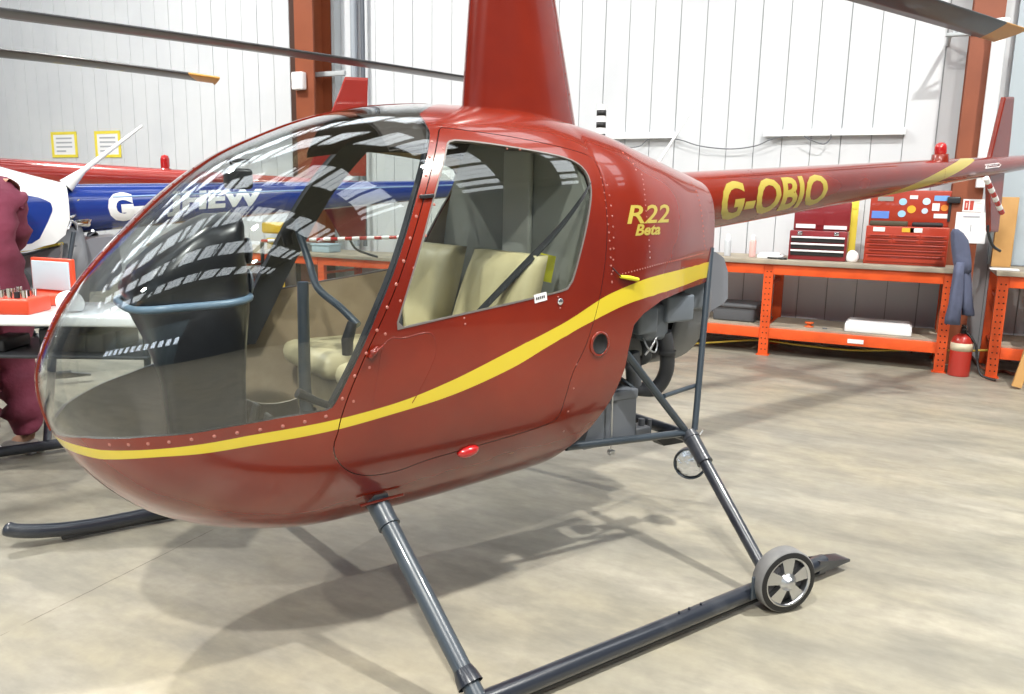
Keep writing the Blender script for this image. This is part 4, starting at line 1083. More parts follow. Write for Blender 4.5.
def fin_map(tx, ty): 
    p = rY(333, 217, -.016); return Vector((p.x+tx, -.016, p.z+ty)), Vector((0, -1, 0))
put_text('danger_lettering', 'DANGER', .05, fin_map, PAPER, redh, 0, 1, 0, 0, fit=(rY(359, 217).x-rY(333, 217).x, .045))
MB().tube(spline([rY(350, 240), rY(356, 249), rY(368, 254), rY(378, 257)], 5), .010, 8).build('tail_skid', DARK, redh)
# ================================================================== COLUMNS, TRUNKING, WALL THINGS
COLM = mat('oxide_red_steel', (.25, .066, .026), .5, noise=(3, (.21, .054, .022), .4, .7))
COLD = mat('oxide_red_web', (.09, .024, .013), .55)
def ibeam(name, x, y, w, d, z0=0, z1=CEIL-.33, k=None):
    m_ = MB(); m_.box((x-w/2, y-d/2, z0), (x+w/2, y-d/2+.02, z1)); m_.box((x-w/2, y+d/2-.02, z0), (x+w/2, y+d/2, z1)); m_.box((x-.008, y-d/2+.02, z0), (x+.008, y+d/2-.02, z1))
    m_.box((x-w/2-.04, y-d/2-.04, z0), (x+w/2+.04, y+d/2+.04, .02))
    return struct(name, m_, COLM)
xl = W(312, 60, 8.75); xr = W(985, 90, 8.75)
xl1 = W(295, 60, 8.6).x; xl2 = W(312, 60, 8.6).x
# column on the left: flange and web; shaded side put into a dark board's colour
m_ = MB(); m_.box((xl1, 8.6, 0), (xl2+.02, 8.63, CEIL-.33)); m_.box((xl1, 8.97, 0), (xl2+.02, 9.0, CEIL-.33)); m_.box(((xl1+xl2)/2-.01, 8.63, 0), ((xl1+xl2)/2+.01, 8.97, CEIL-.33)); struct('trim_2', m_, COLM)
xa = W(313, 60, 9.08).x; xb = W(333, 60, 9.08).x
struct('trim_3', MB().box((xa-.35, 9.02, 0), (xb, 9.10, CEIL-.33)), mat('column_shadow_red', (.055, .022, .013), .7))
# galvanised cable tray and grey pipes beside the column
c1_ = W(334, 60, 9.0).x; c2_ = W(342, 60, 9.0).x
struct('trim_4', MB().box((c1_, 8.95, 0), (c1_+.05, 9.09, CEIL)), mat('pale_grey_steel', (.42, .45, .47), .5))
for i, (u_, r_, cc) in enumerate(((354, .045, (.33, .37, .42)), (363, .028, (.10, .115, .14)))):
    p = W(u_, 60, 9.0); tag(MB().cyl((p.x, 9.0, 0.8), (p.x, 9.0, CEIL-.05), r_, 16).build('wall_pipe', mat('pipe_%s' % ('light', 'dark')[i], cc, .4)), ['wide light grey vertical pipe on the back wall beside the left red column', 'narrow dark grey vertical pipe right of the wide light grey pipe'][i], 'pipe', 'vertical pipes by the left column')
# horizontal rail between column and tray
a = W(310, 75, 8.8); b = W(345, 78, 8.8); tag(MB().box((a.x, 8.78, a.z-.03), (b.x, 8.83, a.z+.03), 0, .005).build('wall_rail', MATS['pale_grey_steel']), 'short grey rail fixed across the left red column', 'rail')
a = W(299, 81, 8.55); tag(MB().box((a.x-.09, 8.50, a.z-.11), (a.x+.09, 8.595, a.z+.11), 0, .015).box((a.x-.05, 8.495, a.z-.02), (a.x+.05, 8.503, a.z+.05)).build('junction_box', PAPER), 'small white electrical box on the left red column', 'electrical box')
# column on the right
x1_ = W(964, 90, 8.7).x; x2_ = W(989, 90, 8.7).x
m_ = MB(); m_.box((x1_, 8.62, 0), (x2_+.05, 8.65, CEIL-.33)); m_.box((x1_, 9.0, 0), (x2_+.05, 9.03, CEIL-.33)); m_.box(((x1_+x2_)/2-.01, 8.65, 0), ((x1_+x2_)/2+.01, 9.0, CEIL-.33)); struct('trim_5', m_, COLM)
a = W(999, 20, 8.5); tag(MB().cyl((a.x+.02, 8.52, W(990, 176, 8.52).z), (a.x+.02, 8.52, a.z+.0), .055, 20).lathe([(.056, 0), (.066, .01), (.066, .05), (.0001, .05)], (a.x+.02, 8.52, a.z-.04), (0, 0, 1), 20).build('down_pipe', PAPER), 'white vertical down pipe in front of the right red column', 'pipe')
# grey board panel right of the column
a = W(1008, 100, 9.0); struct('trim_6', MB().box((a.x, 9.0, .95), (X1, 9.09, 5.5)).box((a.x+.55, 8.98, .95), (a.x+.58, 9.0, 5.5)).box((a.x+.70, 8.98, .95), (a.x+.72, 9.0, 5.5)), mat('pale_blue_board', (.48, .56, .62), .5))
# bracket
a = W(945, 39, 8.9); b = W(975, 32, 8.9)
tag(MB().box((a.x, 8.6, a.z-.03), (b.x+.1, 8.66, a.z-.0), 0, .004).tube([(a.x+.03, 9.1, a.z-.02), (a.x+.03, 8.62, a.z-.02)], .02, 10).tube([(a.x+.05, 8.65, a.z), (b.x, 8.65, b.z+.06)], .012, 8).build('wall_bracket', MATS['pale_grey_steel']), 'small steel bracket on the white wall by the right red column', 'bracket')
# cable trunking
for i, (p_, q_) in enumerate((((597, 137), (676, 135)), ((764, 134), (906, 131)))):
    a = W(*p_, 9.06); b = W(*q_, 9.06); z = (a.z+b.z)/2+.01
    tag(MB().box((a.x, 9.03, z-.035), (b.x, 9.098, z+.025), 0, .006).box((a.x, 9.02, z-.042), (b.x, 9.03, z-.030)).build('cable_trunking', mat('trunking_grey', (.74, .76, .78), .5)), ['short white cable trunking on the wall right of the mast fairing', 'long white cable trunking on the wall above the tail boom'][i], 'trunking', 'cable trunking on the back wall')
CBL = mat('grey_cable', (.14, .15, .17), .5)
def cable(name, px, Y, r, m, label, cat, group=None):
    return tag(MB().tube(spline([W(u, v, Y) for u, v in px], 6), r, 8).build(name, m), label, cat, group)
cable('cable', [(620, 141), (627, 147), (640, 146), (650, 139), (676, 139), (700, 146), (730, 149), (755, 146), (772, 139), (788, 136)], 9.03, .006, CBL, 'grey cable sagging between the two lengths of trunking', 'cable', 'loose wall cables')
cable('cable', [(804, 136), (813, 141), (824, 144), (830, 139), (831, 134)], 9.0, .006, CBL, 'short grey cable looping under the long trunking', 'cable', 'loose wall cables')
# yellow taped notices
for i, (u_, v_) in enumerate(((62, 144.5), (105.5, 144))):
    c = W(u_, v_, 9.05); wx = abs(W(u_+13, v_, 9.05).x-c.x); wz_ = .21
    t = empty('wall_notice', (c.x, 9.098, c.z), 0, ['left of the two white notices framed in yellow tape on the wall', 'right of the two white notices framed in yellow tape, behind the white antenna'][i], 'notice', 'taped notices on the back wall')
    MB().box((-wx*.85, -.006, -wz_*.85), (wx*.85, -.002, wz_*.85)).build('sheet', PAPER, t)
    fr_ = MB(); 
    for (a0, a1, b0, b1) in ((-1, 1, .78, 1), (-1, 1, -1, -.78), (-1, -.82, -1, 1), (.82, 1, -1, 1)): fr_.box((a0*wx, -.010-(.001 if b0 == -1 and b1 == 1 else 0), b0*wz_), (a1*wx, -.006, b1*wz_))
    fr_.build('tape_border', TAPEY, t)
    for k, ln in enumerate(['NO SMOKING', 'NO MOBILE', 'PHONES IN', 'HANGAR']):
        pass
    for k in range(4):
        zz = wz_*.5-k*wz_*.33
        MB().box((-wx*.62, -.0075, zz-.015), (wx*(.6 if k < 3 else .1), -.006, zz+.010)).build('printed_line', mat('faint_print', (.42, .44, .48), .6), t)
# black and white striped pole (behind the cowl)
q = hY(601, 125, 2.2); Hq = HM @ q
pb = HM @ hY(601, 142, 2.2); px_ = .045
t = empty('striped_pole', (Hq.x, Hq.y, 0), 0, 'black and white banded pole rising behind the maroon cowl', 'pole')
topz = (HM @ hY(598, 104, 2.2)).z; dz = (topz-(HM @ hY(601, 140, 2.2)).z)/6
wh = MB().cyl((0, 0, 0), (0, 0, topz), .036, 16).lathe([(.18, 0), (.18, .03), (.05, .05), (.036, .08)], (0, 0, 0), (0, 0, 1), 24); wh.build('pole', PAPER, t)
bk = MB()
for k in range(12):
    z = topz-dz*(1+2*k)
    if z-dz*.95 > .1: MB().lathe([(.036, -dz*.95), (.0375, -dz*.95), (.0375, 0), (.036, 0)], (0, 0, z), (0, 0, 1), 16).build('black_band', BLACK, t)
# thin white pole leaning behind the cowl
a = D(655, 168, 7.6); b = D(701, 96, 7.8); e = a+(a-b)*((a.z-.0)/(b.z-a.z)); 
tag(MB().tube([e+Vector((0, 0, .012)), a, b], [.024, .017, .006], 10).build('leaning_pole', PAPER), 'thin white pole leaning in front of the back wall', 'pole')
# ================================================================== ORANGE RACK BENCHES
YF = 8.15
def post_px(u, v): return W(u, v, YF)
ztop = (W(728, 262, YF).z+W(953, 266, YF).z)/2; zlow = (W(720, 327, YF).z+W(935, 338, YF).z)/2
XB = [W(763, 350, YF).x, W(941, 350, YF).x]
def rack_post(mb, x, y, z1, w=.085, face=-1):
    mb.box((x-w/2, y-.03, 0), (x+w/2, y+.03, z1)); mb.box((x-w/2-.02, y-.05, 0), (x+w/2+.02, y+.05, .008))
def bench(xs, yf, depth, zt, zl, label, left_end=None, right_end=None, group='orange rack benches'):
    t = empty('rack_bench', ((xs[0]+xs[-1])/2, yf, 0), 0, label, 'workbench', group); o = Vector(((xs[0]+xs[-1])/2, yf, 0))
    def L(x): return x-o.x
    for x in xs:
        for dy in (0, depth):
            p = MB(); x_ = L(x); p.box((x_-.045, dy-.03, 0), (x_+.045, dy+.03, zt-.02)); p.box((x_-.06, dy-.05, 0), (x_+.06, dy+.05, .008))
            hl = MB()
            if dy == 0:
                z = .06
                while z < zt-.08:
                    for sx in (-.018, .018): hl.lathe([(.0001, -.001), (.0065, -.001), (.0065, .001)], (x_+sx+(.004 if int(z*50) % 2 else -.002), -.0305, z), (0, 1, 0), 10)
                    z += .055
            po = p.build('post', ORANGE, t)
            if dy == 0: hl.build('slot_holes', HOLE, po)
        for zb_ in (.25, zt-.25): MB().box((L(x)-.015, .03, zb_), (L(x)+.015, depth-.03, zb_+.03)).build('side_brace', ORANGE, t)
    ends = [(left_end if left_end is not None else xs[0], xs[0])] if left_end is not None else []
    spans = list(zip(xs[:-1], xs[1:]))
    if left_end is not None: spans = [(left_end, xs[0])]+spans
    if right_end is not None: spans = spans+[(xs[-1], right_end)]
    for (a, b) in spans:
        for z_ in (zt-.03, zl):
            for dy in (-.02, depth+.02):
                MB().box((L(a)+.045, dy-.022, z_-.10), (L(b)-.045, dy+.022, z_), 0, .004).build('beam', ORANGE, t)
        MB().box((L(a)+.03, .0, zl+.0), (L(b)-.03, depth, zl+.018)).build('shelf', PLY, t)
    xa_ = spans[0][0]; xb_ = spans[-1][1]
    MB().box((L(xa_)-.06, -.07, zt-.03), (L(xb_)+.06, depth+.06, zt+.012), 0, .004).build('worktop', PLY, t)
    return t
XL = W(640, 300, YF).x
bench([XL-.9, XB[0], XB[1]], YF, .75, ztop, zlow, 'orange rack workbench carrying the two red toolboxes')
XR = [W(994, 350, YF).x, W(994, 350, YF).x+1.7]
bench(XR, YF, .75, ztop, zlow, 'orange rack workbench at the right edge of the picture')
# left bench seen through the bubble
ztL = W(300, 257, YF).z; XLL = [W(232, 300, YF).x, W(323, 300, YF).x, W(410, 300, YF).x]
bench([XLL[0]-.0, XLL[1], XLL[2]+.4], YF, .75, ztL+.05, .12, 'orange rack workbench seen through the bubble of the maroon helicopter', left_end=XLL[0]-1.5)
TOPZ = ztop+.012; SHZ = zlow+.018
# toolboxes
TBR = mat('toolbox_dark_red', (.22, .012, .018), .35, coat=.4); TBO = mat('toolbox_orange_red', (.38, .034, .012), .35, coat=.4)
def PX(u, v, dy=.0): return W(u, v, YF+dy)
a = PX(788, 258, .2); b = PX(848, 232, .2)
xa, xb = a.x, b.x; zt_ = b.z; lidt = PX(820, 208, .2).z
t = empty('toolbox', ((xa+xb)/2, YF+.3, TOPZ), 0, 'dark red tool chest with three white-edged drawers and open lid', 'toolbox', 'red tool chests on the bench')
hw = (xb-xa)/2; H_ = zt_-TOPZ
MB().box((-hw, -.12, 0), (hw, .2, H_), 0, .008).build('body', TBR, t)
for k in range(3):
    z = H_*.16+k*H_*.23
    d1 = MB().box((-hw+.02, -.130, z), (hw-.02, -.119, z+H_*.19), 0, .003).build('drawer', BLACK, t)
    MB().box((-hw+.02, -.142, z+H_*.13), (hw-.02, -.128, z+H_*.19), 0, .003).build('drawer_pull', PAPER, d1)
MB().box((-hw*.99, .10, H_), (hw*.99, .2, H_+(lidt-zt_)+.06), 0, .01).box((-hw*.9, .09, H_+.05), (hw*.1, .102, H_+.10)).build('lid', TBR, t)
MB().box((-hw*.9, .085, H_+.02), (-hw*.2, .1, H_+.06)).box((hw*.1, .085, H_+.015), (hw*.9, .1, H_+.05)).build('lid_label', PAPER, t)
MB().box((-hw*.72, -.135, H_*.86), (-hw*.55, -.119, H_*.98), 0, .004).box((hw*.55, -.135, H_*.86), (hw*.72, -.119, H_*.98), 0, .004).build('latch', CHROME, t)
a = PX(863, 262, .15); b = PX(950, 228, .15); lz = PX(905, 192, .3).z
xa, xb = a.x, b.x; hw = (xb-xa)/2; H_ = b.z-TOPZ
t = empty('toolbox', ((xa+xb)/2, YF+.3, TOPZ), 0, 'orange-red tool chest with many drawers and a lid covered in stickers', 'toolbox', 'red tool chests on the bench')
MB().box((-hw, -.18, 0), (hw, .22, H_), 0, .008).build('body', TBO, t)
def drw(x0, x1, z0, z1):
    d_ = MB().box((x0+.006, -.190, z0+.005), (x1-.006, -.179, z1-.005), 0, .003).build('drawer', TBO, t)
    MB().box((x0+.03, -.200, z1-.020), (x1-.03, -.188, z1-.010), 0, .002).build('drawer_pull', mat('drawer_edge', (.22, .02, .01), .4), d_)
z_ = H_*.80; h_ = H_*.125
for k in range(2):
    drw(-hw+.01, -hw*.33, z_-(k+1)*h_, z_-k*h_); drw(-hw*.33, hw*.33, z_-(k+1)*h_, z_-k*h_); drw(hw*.33, hw-.01, z_-(k+1)*h_, z_-k*h_)
drw(-hw+.01, hw-.01, z_-3.1*h_, z_-2*h_); drw(-hw+.01, hw-.01, z_-4.3*h_, z_-3.1*h_); drw(-hw+.01, hw-.01, .02, z_-4.3*h_)
LT = lz-b.z+H_
MB().box((-hw, .18, H_), (hw, .22, LT+.02), 0, .008).build('lid', TBO, t)
tray = MB().box((-hw+.02, -.1, H_), (-hw*.0, .16, H_+.045), 0, .01); tray.build('tray', mat('olive_tray', (.06, .055, .03), .6), t)
stk = [(-.62, .80, .20, .06, (.30, .30, .28), 0), (-.18, .72, .10, .10, (.35, .60, .82), 1), (-.18, .36, .10, .10, (.35, .60, .82), 1), (.05, .50, .11, .11, (.80, .42, .03), 1), (.40, .74, .10, .10, (.55, .72, .85), 1), (.38, .46, .08, .08, (.55, .65, .75), 1),
       (.76, .84, .18, .07, (.18, .38, .75), 0), (-.72, .32, .22, .10, (.12, .25, .70), 0), (.64, .58, .09, .10, (.85, .85, .85), 0), (.85, .56, .09, .06, (.75, .25, .03), 1), (.78, .32, .17, .06, (.80, .80, .80), 0), (.08, .86, .10, .05, (.8, .75, .75), 0)]
for k, (fx, fz, sx, sz, cc, rd) in enumerate(stk):
    m_ = MB(); cx = fx*hw; cz = H_+(LT-H_)*fz; sx *= hw; sz *= (LT-H_)*1.1
    if rd: m_.add([(cx+math.cos(2*PI*j/20)*sx*1.0, .176, cz+math.sin(2*PI*j/20)*sx*.95) for j in range(20)]+[(cx+math.cos(2*PI*j/20)*sx*1.0, .180, cz+math.sin(2*PI*j/20)*sx*.95) for j in range(20)], [tuple(range(20))]+[(j, (j+1) % 20, 20+(j+1) % 20, 20+j) for j in range(20)])
    else: m_.box((cx-sx, .176, cz-sz), (cx+sx, .180, cz+sz))
    m_.build('sticker', mat('sticker_%s' % 'abcdefghijkl'[k], cc, .5), t)
for (fx, cc) in ((-.68, (.85, .8, .75)), (.02, (.80, .42, .03)), (.22, (.85, .85, .8))):
    MB().box((fx*hw-.05, -.184, H_*.86), (fx*hw+.05, -.180, H_*.97)).build('sticker', mat('sticker_front_%d' % int(fx*100+100), cc, .5), t)
sm_ = MB().box((.1*hw, -.05, H_), (.85*hw, .12, H_+.04), 0, .015).build('tools_in_lid', BLACK, t)
# yellow spirit level standing between the chests, white bag, paper stack, cans
a = PX(854, 207, .6); tag(MB().box((a.x-.045, YF+.60, TOPZ), (a.x+.045, YF+.63, a.z+.15), 0, .004).box((a.x-.03, YF+.595, a.z-.02), (a.x+.03, YF+.602, a.z+.03)).build('spirit_level', TAPEY), 'yellow spirit level upright between the two tool chests', 'level')
def blob(name, c, r, sc, m, seed, seg=20, amp=.18):
    bm = bmesh.new(); bmesh.ops.create_icosphere(bm, subdivisions=3, radius=r); rnd = random.Random(seed); k = [Vector((rnd.uniform(-1, 1), rnd.uniform(-1, 1), rnd.uniform(-1, 1)))*9/r*.35 for _ in range(5)]
    for v in bm.verts:
        d = sum(math.sin(v.co.dot(q)+i) for i, q in enumerate(k))/5; v.co *= 1+amp*d; v.co = Vector((v.co.x*sc[0], v.co.y*sc[1], max(v.co.z*sc[2], -r*sc[2]*.7)))+Vector(c)
    return MB().bm(bm, 0, True).build(name, m)
a = PX(854, 255, .25); tag(blob('plastic_bag', (a.x-.01, YF+.2, TOPZ+.05), .07, (.8, .7, 1.0), PAPER, 3), 'crumpled white bag between the two tool chests', 'bag')
CAN = mat('spray_can_silver', (.50, .52, .55), .35, metal=.3)
for i, (u_, v_, cc) in enumerate(((727, 248, (.55, .58, .62)), (752, 248, (.70, .45, .42)))):
    a = PX(u_, 258, .22); cm = mat('can_paint_%s' % ('grey', 'pink')[i], cc, .4)
    t = empty('spray_can', (a.x, YF+.22, TOPZ), 0, ['grey spray can on the bench nearest the helicopter tail', 'pale pink spray can on the bench, right of the grey one'][i], 'spray can', 'spray cans on the bench')
    MB().lathe([(.0001, 0), (.033, 0), (.034, .01), (.034, .155), (.026, .175), (.0001, .175)], (0, 0, 0), (0, 0, 1), 20).build('can', cm, t)
    MB().lathe([(.022, .172), (.021, .21), (.012, .222), (.0001, .224)], (0, 0, 0), (0, 0, 1), 16).build('cap', PAPER, t)
a = PX(775, 257, .2); m_ = MB()
m_.box((a.x-.16, YF+.10, TOPZ), (a.x+.08, YF+.30, TOPZ+.035), 0, .008).box((a.x-.14, YF+.12, TOPZ+.035), (a.x+.05, YF+.28, TOPZ+.055), 0, .006)
tag(m_.build('paper_stack', PAPER), 'low stack of white paper on the bench beside the dark red chest', 'papers')
a = PX(783, 257, .1); m_ = MB(); m_.lathe([(.025, 0), (.04, .0), (.04, .02), (.025, .02), (.025, 0)], (a.x, YF+.08, TOPZ), (0, 0, 1), 20); m_.tube([(a.x-.03, YF+.08, TOPZ+.01), (a.x-.10, YF+.05, TOPZ+.012), (a.x-.14, YF+.09, TOPZ+.012)], .008, 8)
tag(m_.build('air_fitting', DARK), 'small dark air fitting lying by the dark red chest', 'fitting')
# things on the lower shelf
a = PX(845, 326, .12); b = PX(913, 320, .12)
tag(MB().box((a.x, YF+.05, SHZ), (b.x, YF+.45, SHZ+.085), 0, .012).box((a.x+.02, YF+.07, SHZ+.085), (b.x-.02, YF+.43, SHZ+.098), 0, .006).build('white_box', PAPER), 'flat white box on the lower shelf of the orange bench', 'box')
a = PX(809, 323, .12); tag(MB().lathe([(.012, 0), (.042, 0), (.042, .012), (.022, .014), (.022, .036), (.042, .038), (.042, .05), (.012, .05)], (a.x, YF+.15, SHZ), (0, 0, 1), 24).build('orange_reel', mat('reel_orange', (.7, .12, .02), .5)), 'small orange reel on the lower shelf', 'reel')
a = PX(825, 326, .12); tag(MB().lathe([(.01, 0), (.022, 0), (.022, .008), (.01, .008), (.01, 0)], (a.x, YF+.12, SHZ), (0, 0, 1), 16).build('steel_ring', GREY), 'small dark ring beside the orange reel', 'ring')
a = PX(735, 315, .15); tag(MB().box((a.x-.22, YF+.12, SHZ), (a.x+.20, YF+.5, SHZ+.16), 0, .02).box((a.x-.24, YF+.10, SHZ+.14), (a.x+.22, YF+.52, SHZ+.18), 0, .015).build('dark_case', mat('case_grey', (.085, .09, .10), .6)), 'dark grey case on the lower shelf left of the orange post', 'case')
a = PX(856, 336, -.045); b = PX(860, 338, -.045); tag(MB().box((a.x-.07, YF-.046, zlow-.075), (a.x+.07, YF-.0425, zlow-.035), 0, 0).build('beam_label', PAPER), 'small white oval label on the orange lower beam', 'label')
# yellow hose under the bench
HZ_ = YF-.0
cable('air_line', [(690, 344), (720, 342), (760, 340), (800, 345), (850, 350), (900, 350), (940, 350), (962, 351), (990, 350)], YF+.10, .010, mat('yellow_hose', (.62, .45, .06), .5), 'yellow air line slung under the orange bench', 'hose')
# overalls hanging at the bench corner
DEN = mat('grey_blue_overalls', (.095, .11, .18), .85, bump=(25, .6))
def drape(name, outline_c, m, label, cat):
    """outline_c: rows (z, x centre, half width, y depth)"""
    V = []; n = 18; F = []
    for i, (z, xc_, hw_, dy) in enumerate(outline_c):
        for j in range(n):
            a_ = 2*PI*j/n; r1 = 1+.12*math.sin(3*a_+i*.7)+.08*math.sin(5*a_-i*.4)
            V.append((xc_+hw_*math.cos(a_)*r1, dy+.07*math.sin(a_)*r1, z))
        if i: F += [((i-1)*n+j, (i-1)*n+(j+1) % n, i*n+(j+1) % n, i*n+j) for j in range(n)]
    F += [tuple(range(n-1, -1, -1)), tuple((len(outline_c)-1)*n+j for j in range(n))]
    return MB().add(V, F, 0, True)
def dr_rows(L, Y): 
    o = []
    for (u0, u1, v) in L: a = W(u0, v, Y); b = W(u1, v, Y); o.append(((a.z+b.z)/2, (a.x+b.x)/2, (b.x-a.x)/2, Y))
    return o
YO = YF-.13
t = empty('overalls', (W(962, 300, YO).x, YO, 0), 0, 'grey-blue overalls hung over the corner of the orange bench', 'overalls')
MI = Matrix.Translation((-W(962, 300, YO).x, -YO, 0))
def toLocal(mb): mb.v = [tuple(MI @ Vector(p)) for p in mb.v]; return mb
toLocal(drape('x', dr_rows([(953, 958, 229), (951, 963, 233), (950, 968, 240), (951, 970, 250), (953, 971, 262), (956, 971, 272)], YO), DEN, '', '')).build('jacket', DEN, t)
toLocal(drape('x', dr_rows([(955, 966, 262), (953, 965, 275), (950, 964, 290), (948, 962, 305), (945, 960, 318), (945, 960, 324)], YO-.03), DEN, '', '')).build('trouser_leg', DEN, t)
toLocal(drape('x', dr_rows([(960, 971, 262), (961, 971, 275), (961, 972, 290), (961, 973, 305), (962, 974, 312), (962, 974, 315)], YO+.02), DEN, '', '')).build('trouser_leg', DEN, t)
# extinguisher / red bucket beneath
a = G(957, 364, 0); a.y = max(a.y, 8.0)
ax_ = W(957, 345, YF+.05); zt_ = W(957, 325, YF+.05).z
t = empty('fire_extinguisher', (ax_.x+.03, YF-.07, 0), 0, 'red fire extinguisher standing on the floor below the overalls', 'fire extinguisher')
MB().lathe([(.0001, 0), (.085, 0), (.088, .01), (.088, .30), (.075, .35), (.03, .38), (.0001, .38)], (0, 0, 0), (0, 0, 1), 28).build('cylinder', mat('extinguisher_red', (.45, .03, .02), .3, coat=.5), t)
MB().lathe([(.0885, .23), (.0895, .23), (.0895, .30), (.0885, .30)], (0, 0, 0), (0, 0, 1), 28).build('label_band', mat('cream_label', (.7, .62, .45), .5), t)
MB().cyl((0, 0, .37), (0, 0, .42), .022).box((-.02, -.08, .42), (.02, .03, .435), 0, .004).box((-.018, -.07, .445), (.018, .03, .457), 0, .004).build('valve', BLACK, t)
MB().tube(spline([(.02, -.02, .40), (.10, -.05, .30), (.13, -.06, .15), (.17, -.1, .04), (.28, -.14, .015)], 6), .011, 10).build('hose', BLACK, t)
# papers pinned to the column
a = W(963, 205, 8.55)
for i, (u0, v0, u1, v1, nm) in enumerate(((964, 199, 984, 212, 'upper small notice with red printing on the right red column'), (957, 212, 985, 244, 'large white sheet pinned below the small notice on the red column'))):
    p0 = W(u0, v0, 8.55); p1 = W(u1, v1, 8.55); t = empty('pinned_sheet', ((p0.x+p1.x)/2, 8.612, (p0.z+p1.z)/2), 0, nm, 'paper sheet', 'sheets on the right column')
    w_ = (p1.x-p0.x)/2; h_ = (p0.z-p1.z)/2; MB().box((-w_, -.004, -h_), (w_, .002, h_)).build('sheet', PAPER, t)
    if i == 0: 
        MB().box((-w_*.85, -.006, -h_*.75), (-w_*.45, -.004, h_*.75)).box((-w_*.35, -.006, -h_*.75), (-w_*.0, -.004, h_*.75)).build('red_printing', mat('print_red', (.5, .06, .04), .5), t)
        MB().box((-w_*.7, -.0075, -h_*.4), (-w_*.6, -.006, h_*.4)).box((w_*.25, -.006, -h_*.5), (w_*.8, -.004, -h_*.4)).box((w_*.25, -.006, h_*.3), (w_*.8, -.004, h_*.4)).build('print_detail', mat('print_pale', (.75, .6, .55), .5), t)
    else: MB().box((-w_*.55, -.006, h_*.66), (w_*.5, -.004, h_*.76)).box((-w_*.02, -.006, -h_*.25), (w_*.04, -.004, h_*.2)).build('print_detail', mat('print_grey', (.35, .36, .4), .5), t)
a = W(951, 200, 8.6); tag(MB().box((a.x-.03, 8.58, a.z-.03), (a.x+.08, 8.64, a.z+.03), 0, .01).cyl((a.x, 8.62, a.z), (a.x, 8.62, a.z-.2), .012).build('wall_socket', DARK), 'dark socket and lead at the left side of the right column', 'socket')
a = W(983, 181, 8.5); tag(MB().box((a.x-.05, 8.5, a.z-.06), (a.x+.05, 8.61, a.z+.05), 0, .01).build('junction_box', PAPER), 'small white box on the right red column under the tail boom', 'electrical box')
# orange timber upright and worktop things at far right
p0 = W(999, 197, 8.75); p1 = W(1013, 262, 8.75)
tag(MB().box((p0.x, 8.70, TOPZ), (p0.x+.16, 8.78, p0.z), 0, .006).build('timber_upright', WOOD), 'yellow timber board upright behind the right-hand bench', 'timber board')
p = W(1004, 263, YF+.1); tag(MB().box((p.x-.10, YF+.05, TOPZ), (p.x+.12, YF+.2, TOPZ+.012), 0, .003).build('white_slip', PAPER), 'white slip of paper at the left end of the right-hand bench', 'paper sheet')
# timber trestle leg at far right, yellow sign
a = G(1016, 389, 0); b = D(1027, 330, (a-CAMP).dot(cfw)*1.0)
tl = MB(); d_ = b-a; 
t = empty('sawhorse', a, 0, 'pine trestle with a yellow sign at the right edge of the floor', 'trestle')
d2 = Vector((.16, .0, .62))
def beam(mb, p, q, w=.035, h=.022):
    p = Vector(p); q = Vector(q); t_ = (q-p).normalized(); s_ = t_.cross(Vector((0, 1, 0))).normalized(); n_ = t_.cross(s_)
    V = [p+s_*a_+n_*b_ for a_, b_ in ((-w, -h), (w, -h), (w, h), (-w, h))]+[q+s_*a_+n_*b_ for a_, b_ in ((-w, -h), (w, -h), (w, h), (-w, h))]
    return mb.add(V, [(3, 2, 1, 0), (4, 5, 6, 7), (0, 1, 5, 4), (1, 2, 6, 5), (2, 3, 7, 6), (3, 0, 4, 7)], 0)
for (p_, q_) in (((0, 0, .02), (.13, 0, .74)), ((.50, 0, .02), (.37, 0, .74)), ((.06, .34, .02), (.15, .34, .74)), ((.50, .34, .02), (.37, .34, .74))): beam(MB(), p_, q_).build('leg', WOOD, t)
MB().box((.08, -.06, .72), (.42, .40, .79), 0, .005).build('top_rail', WOOD, t)
MB().prism([(.03, .62), (.15, .73), (.27, .62), (.15, .51)], 'y', -.045, -.034).build('warning_sign', TAPEY, t)
MB().box((.14, -.048, .58), (.155, -.0452, .66)).build('sign_mark', BLACK, t)
# hose on the floor by the right bench
pts = [G(u, v, .016) for u, v in [(968, 352), (978, 364), (990, 372), (1003, 371), (1014, 374), (1030, 376)]]
tag(MB().tube(spline(pts, 6), .014, 10).build('floor_hose', mat('brown_hose', (.25, .09, .06), .5)), 'brown hose lying on the floor at the right-hand bench', 'hose')
# ================================================================== THINGS BEYOND THE BUBBLE (left)
# red and white barrier rope in front of the left bench
def dH(u, v, d): return D(u, v, d)
p0 = D(262, 241, 8.1); p1 = D(405, 237, 7.6)
t = empty('barrier_rope', (0, 0, 0), 0, 'red and white banded barrier pole in front of the left workbench', 'barrier'); N = 20
w_ = MB(); r_ = MB()
for k in range(N): (w_ if k % 2 else r_).cyl(p0.lerp(p1, k/N), p0.lerp(p1, (k+1)/N), .018, 10)
w_.build('white_bands', PAPER, t); r_.build('red_bands', REDLENS, t)
for q in (p0, p1): MB().cyl((q.x, q.y, 0), (q.x, q.y, q.z-.01), .02, 12).lathe([(.14, 0), (.14, .03), (.03, .05)], (q.x, q.y, 0), (0, 0, 1), 20).build('stand', BLACK, t)
# yellow stand tube
q = D(282, 280, 7.4)
tag(MB().cyl((q.x, q.y, 0), (q.x, q.y, 1.12), .028, 14).lathe([(.16, 0), (.16, .03), (.03, .06)], (q.x, q.y, 0), (0, 0, 1), 20).box((q.x-.14, q.y-.1, 1.12), (q.x+.1, q.y+.1, 1.22), 0, .02).build('yellow_stand', mat('machine_yellow', (.68, .45, .03), .4)), 'yellow pillar stand behind the cockpit, in front of the left bench', 'stand')
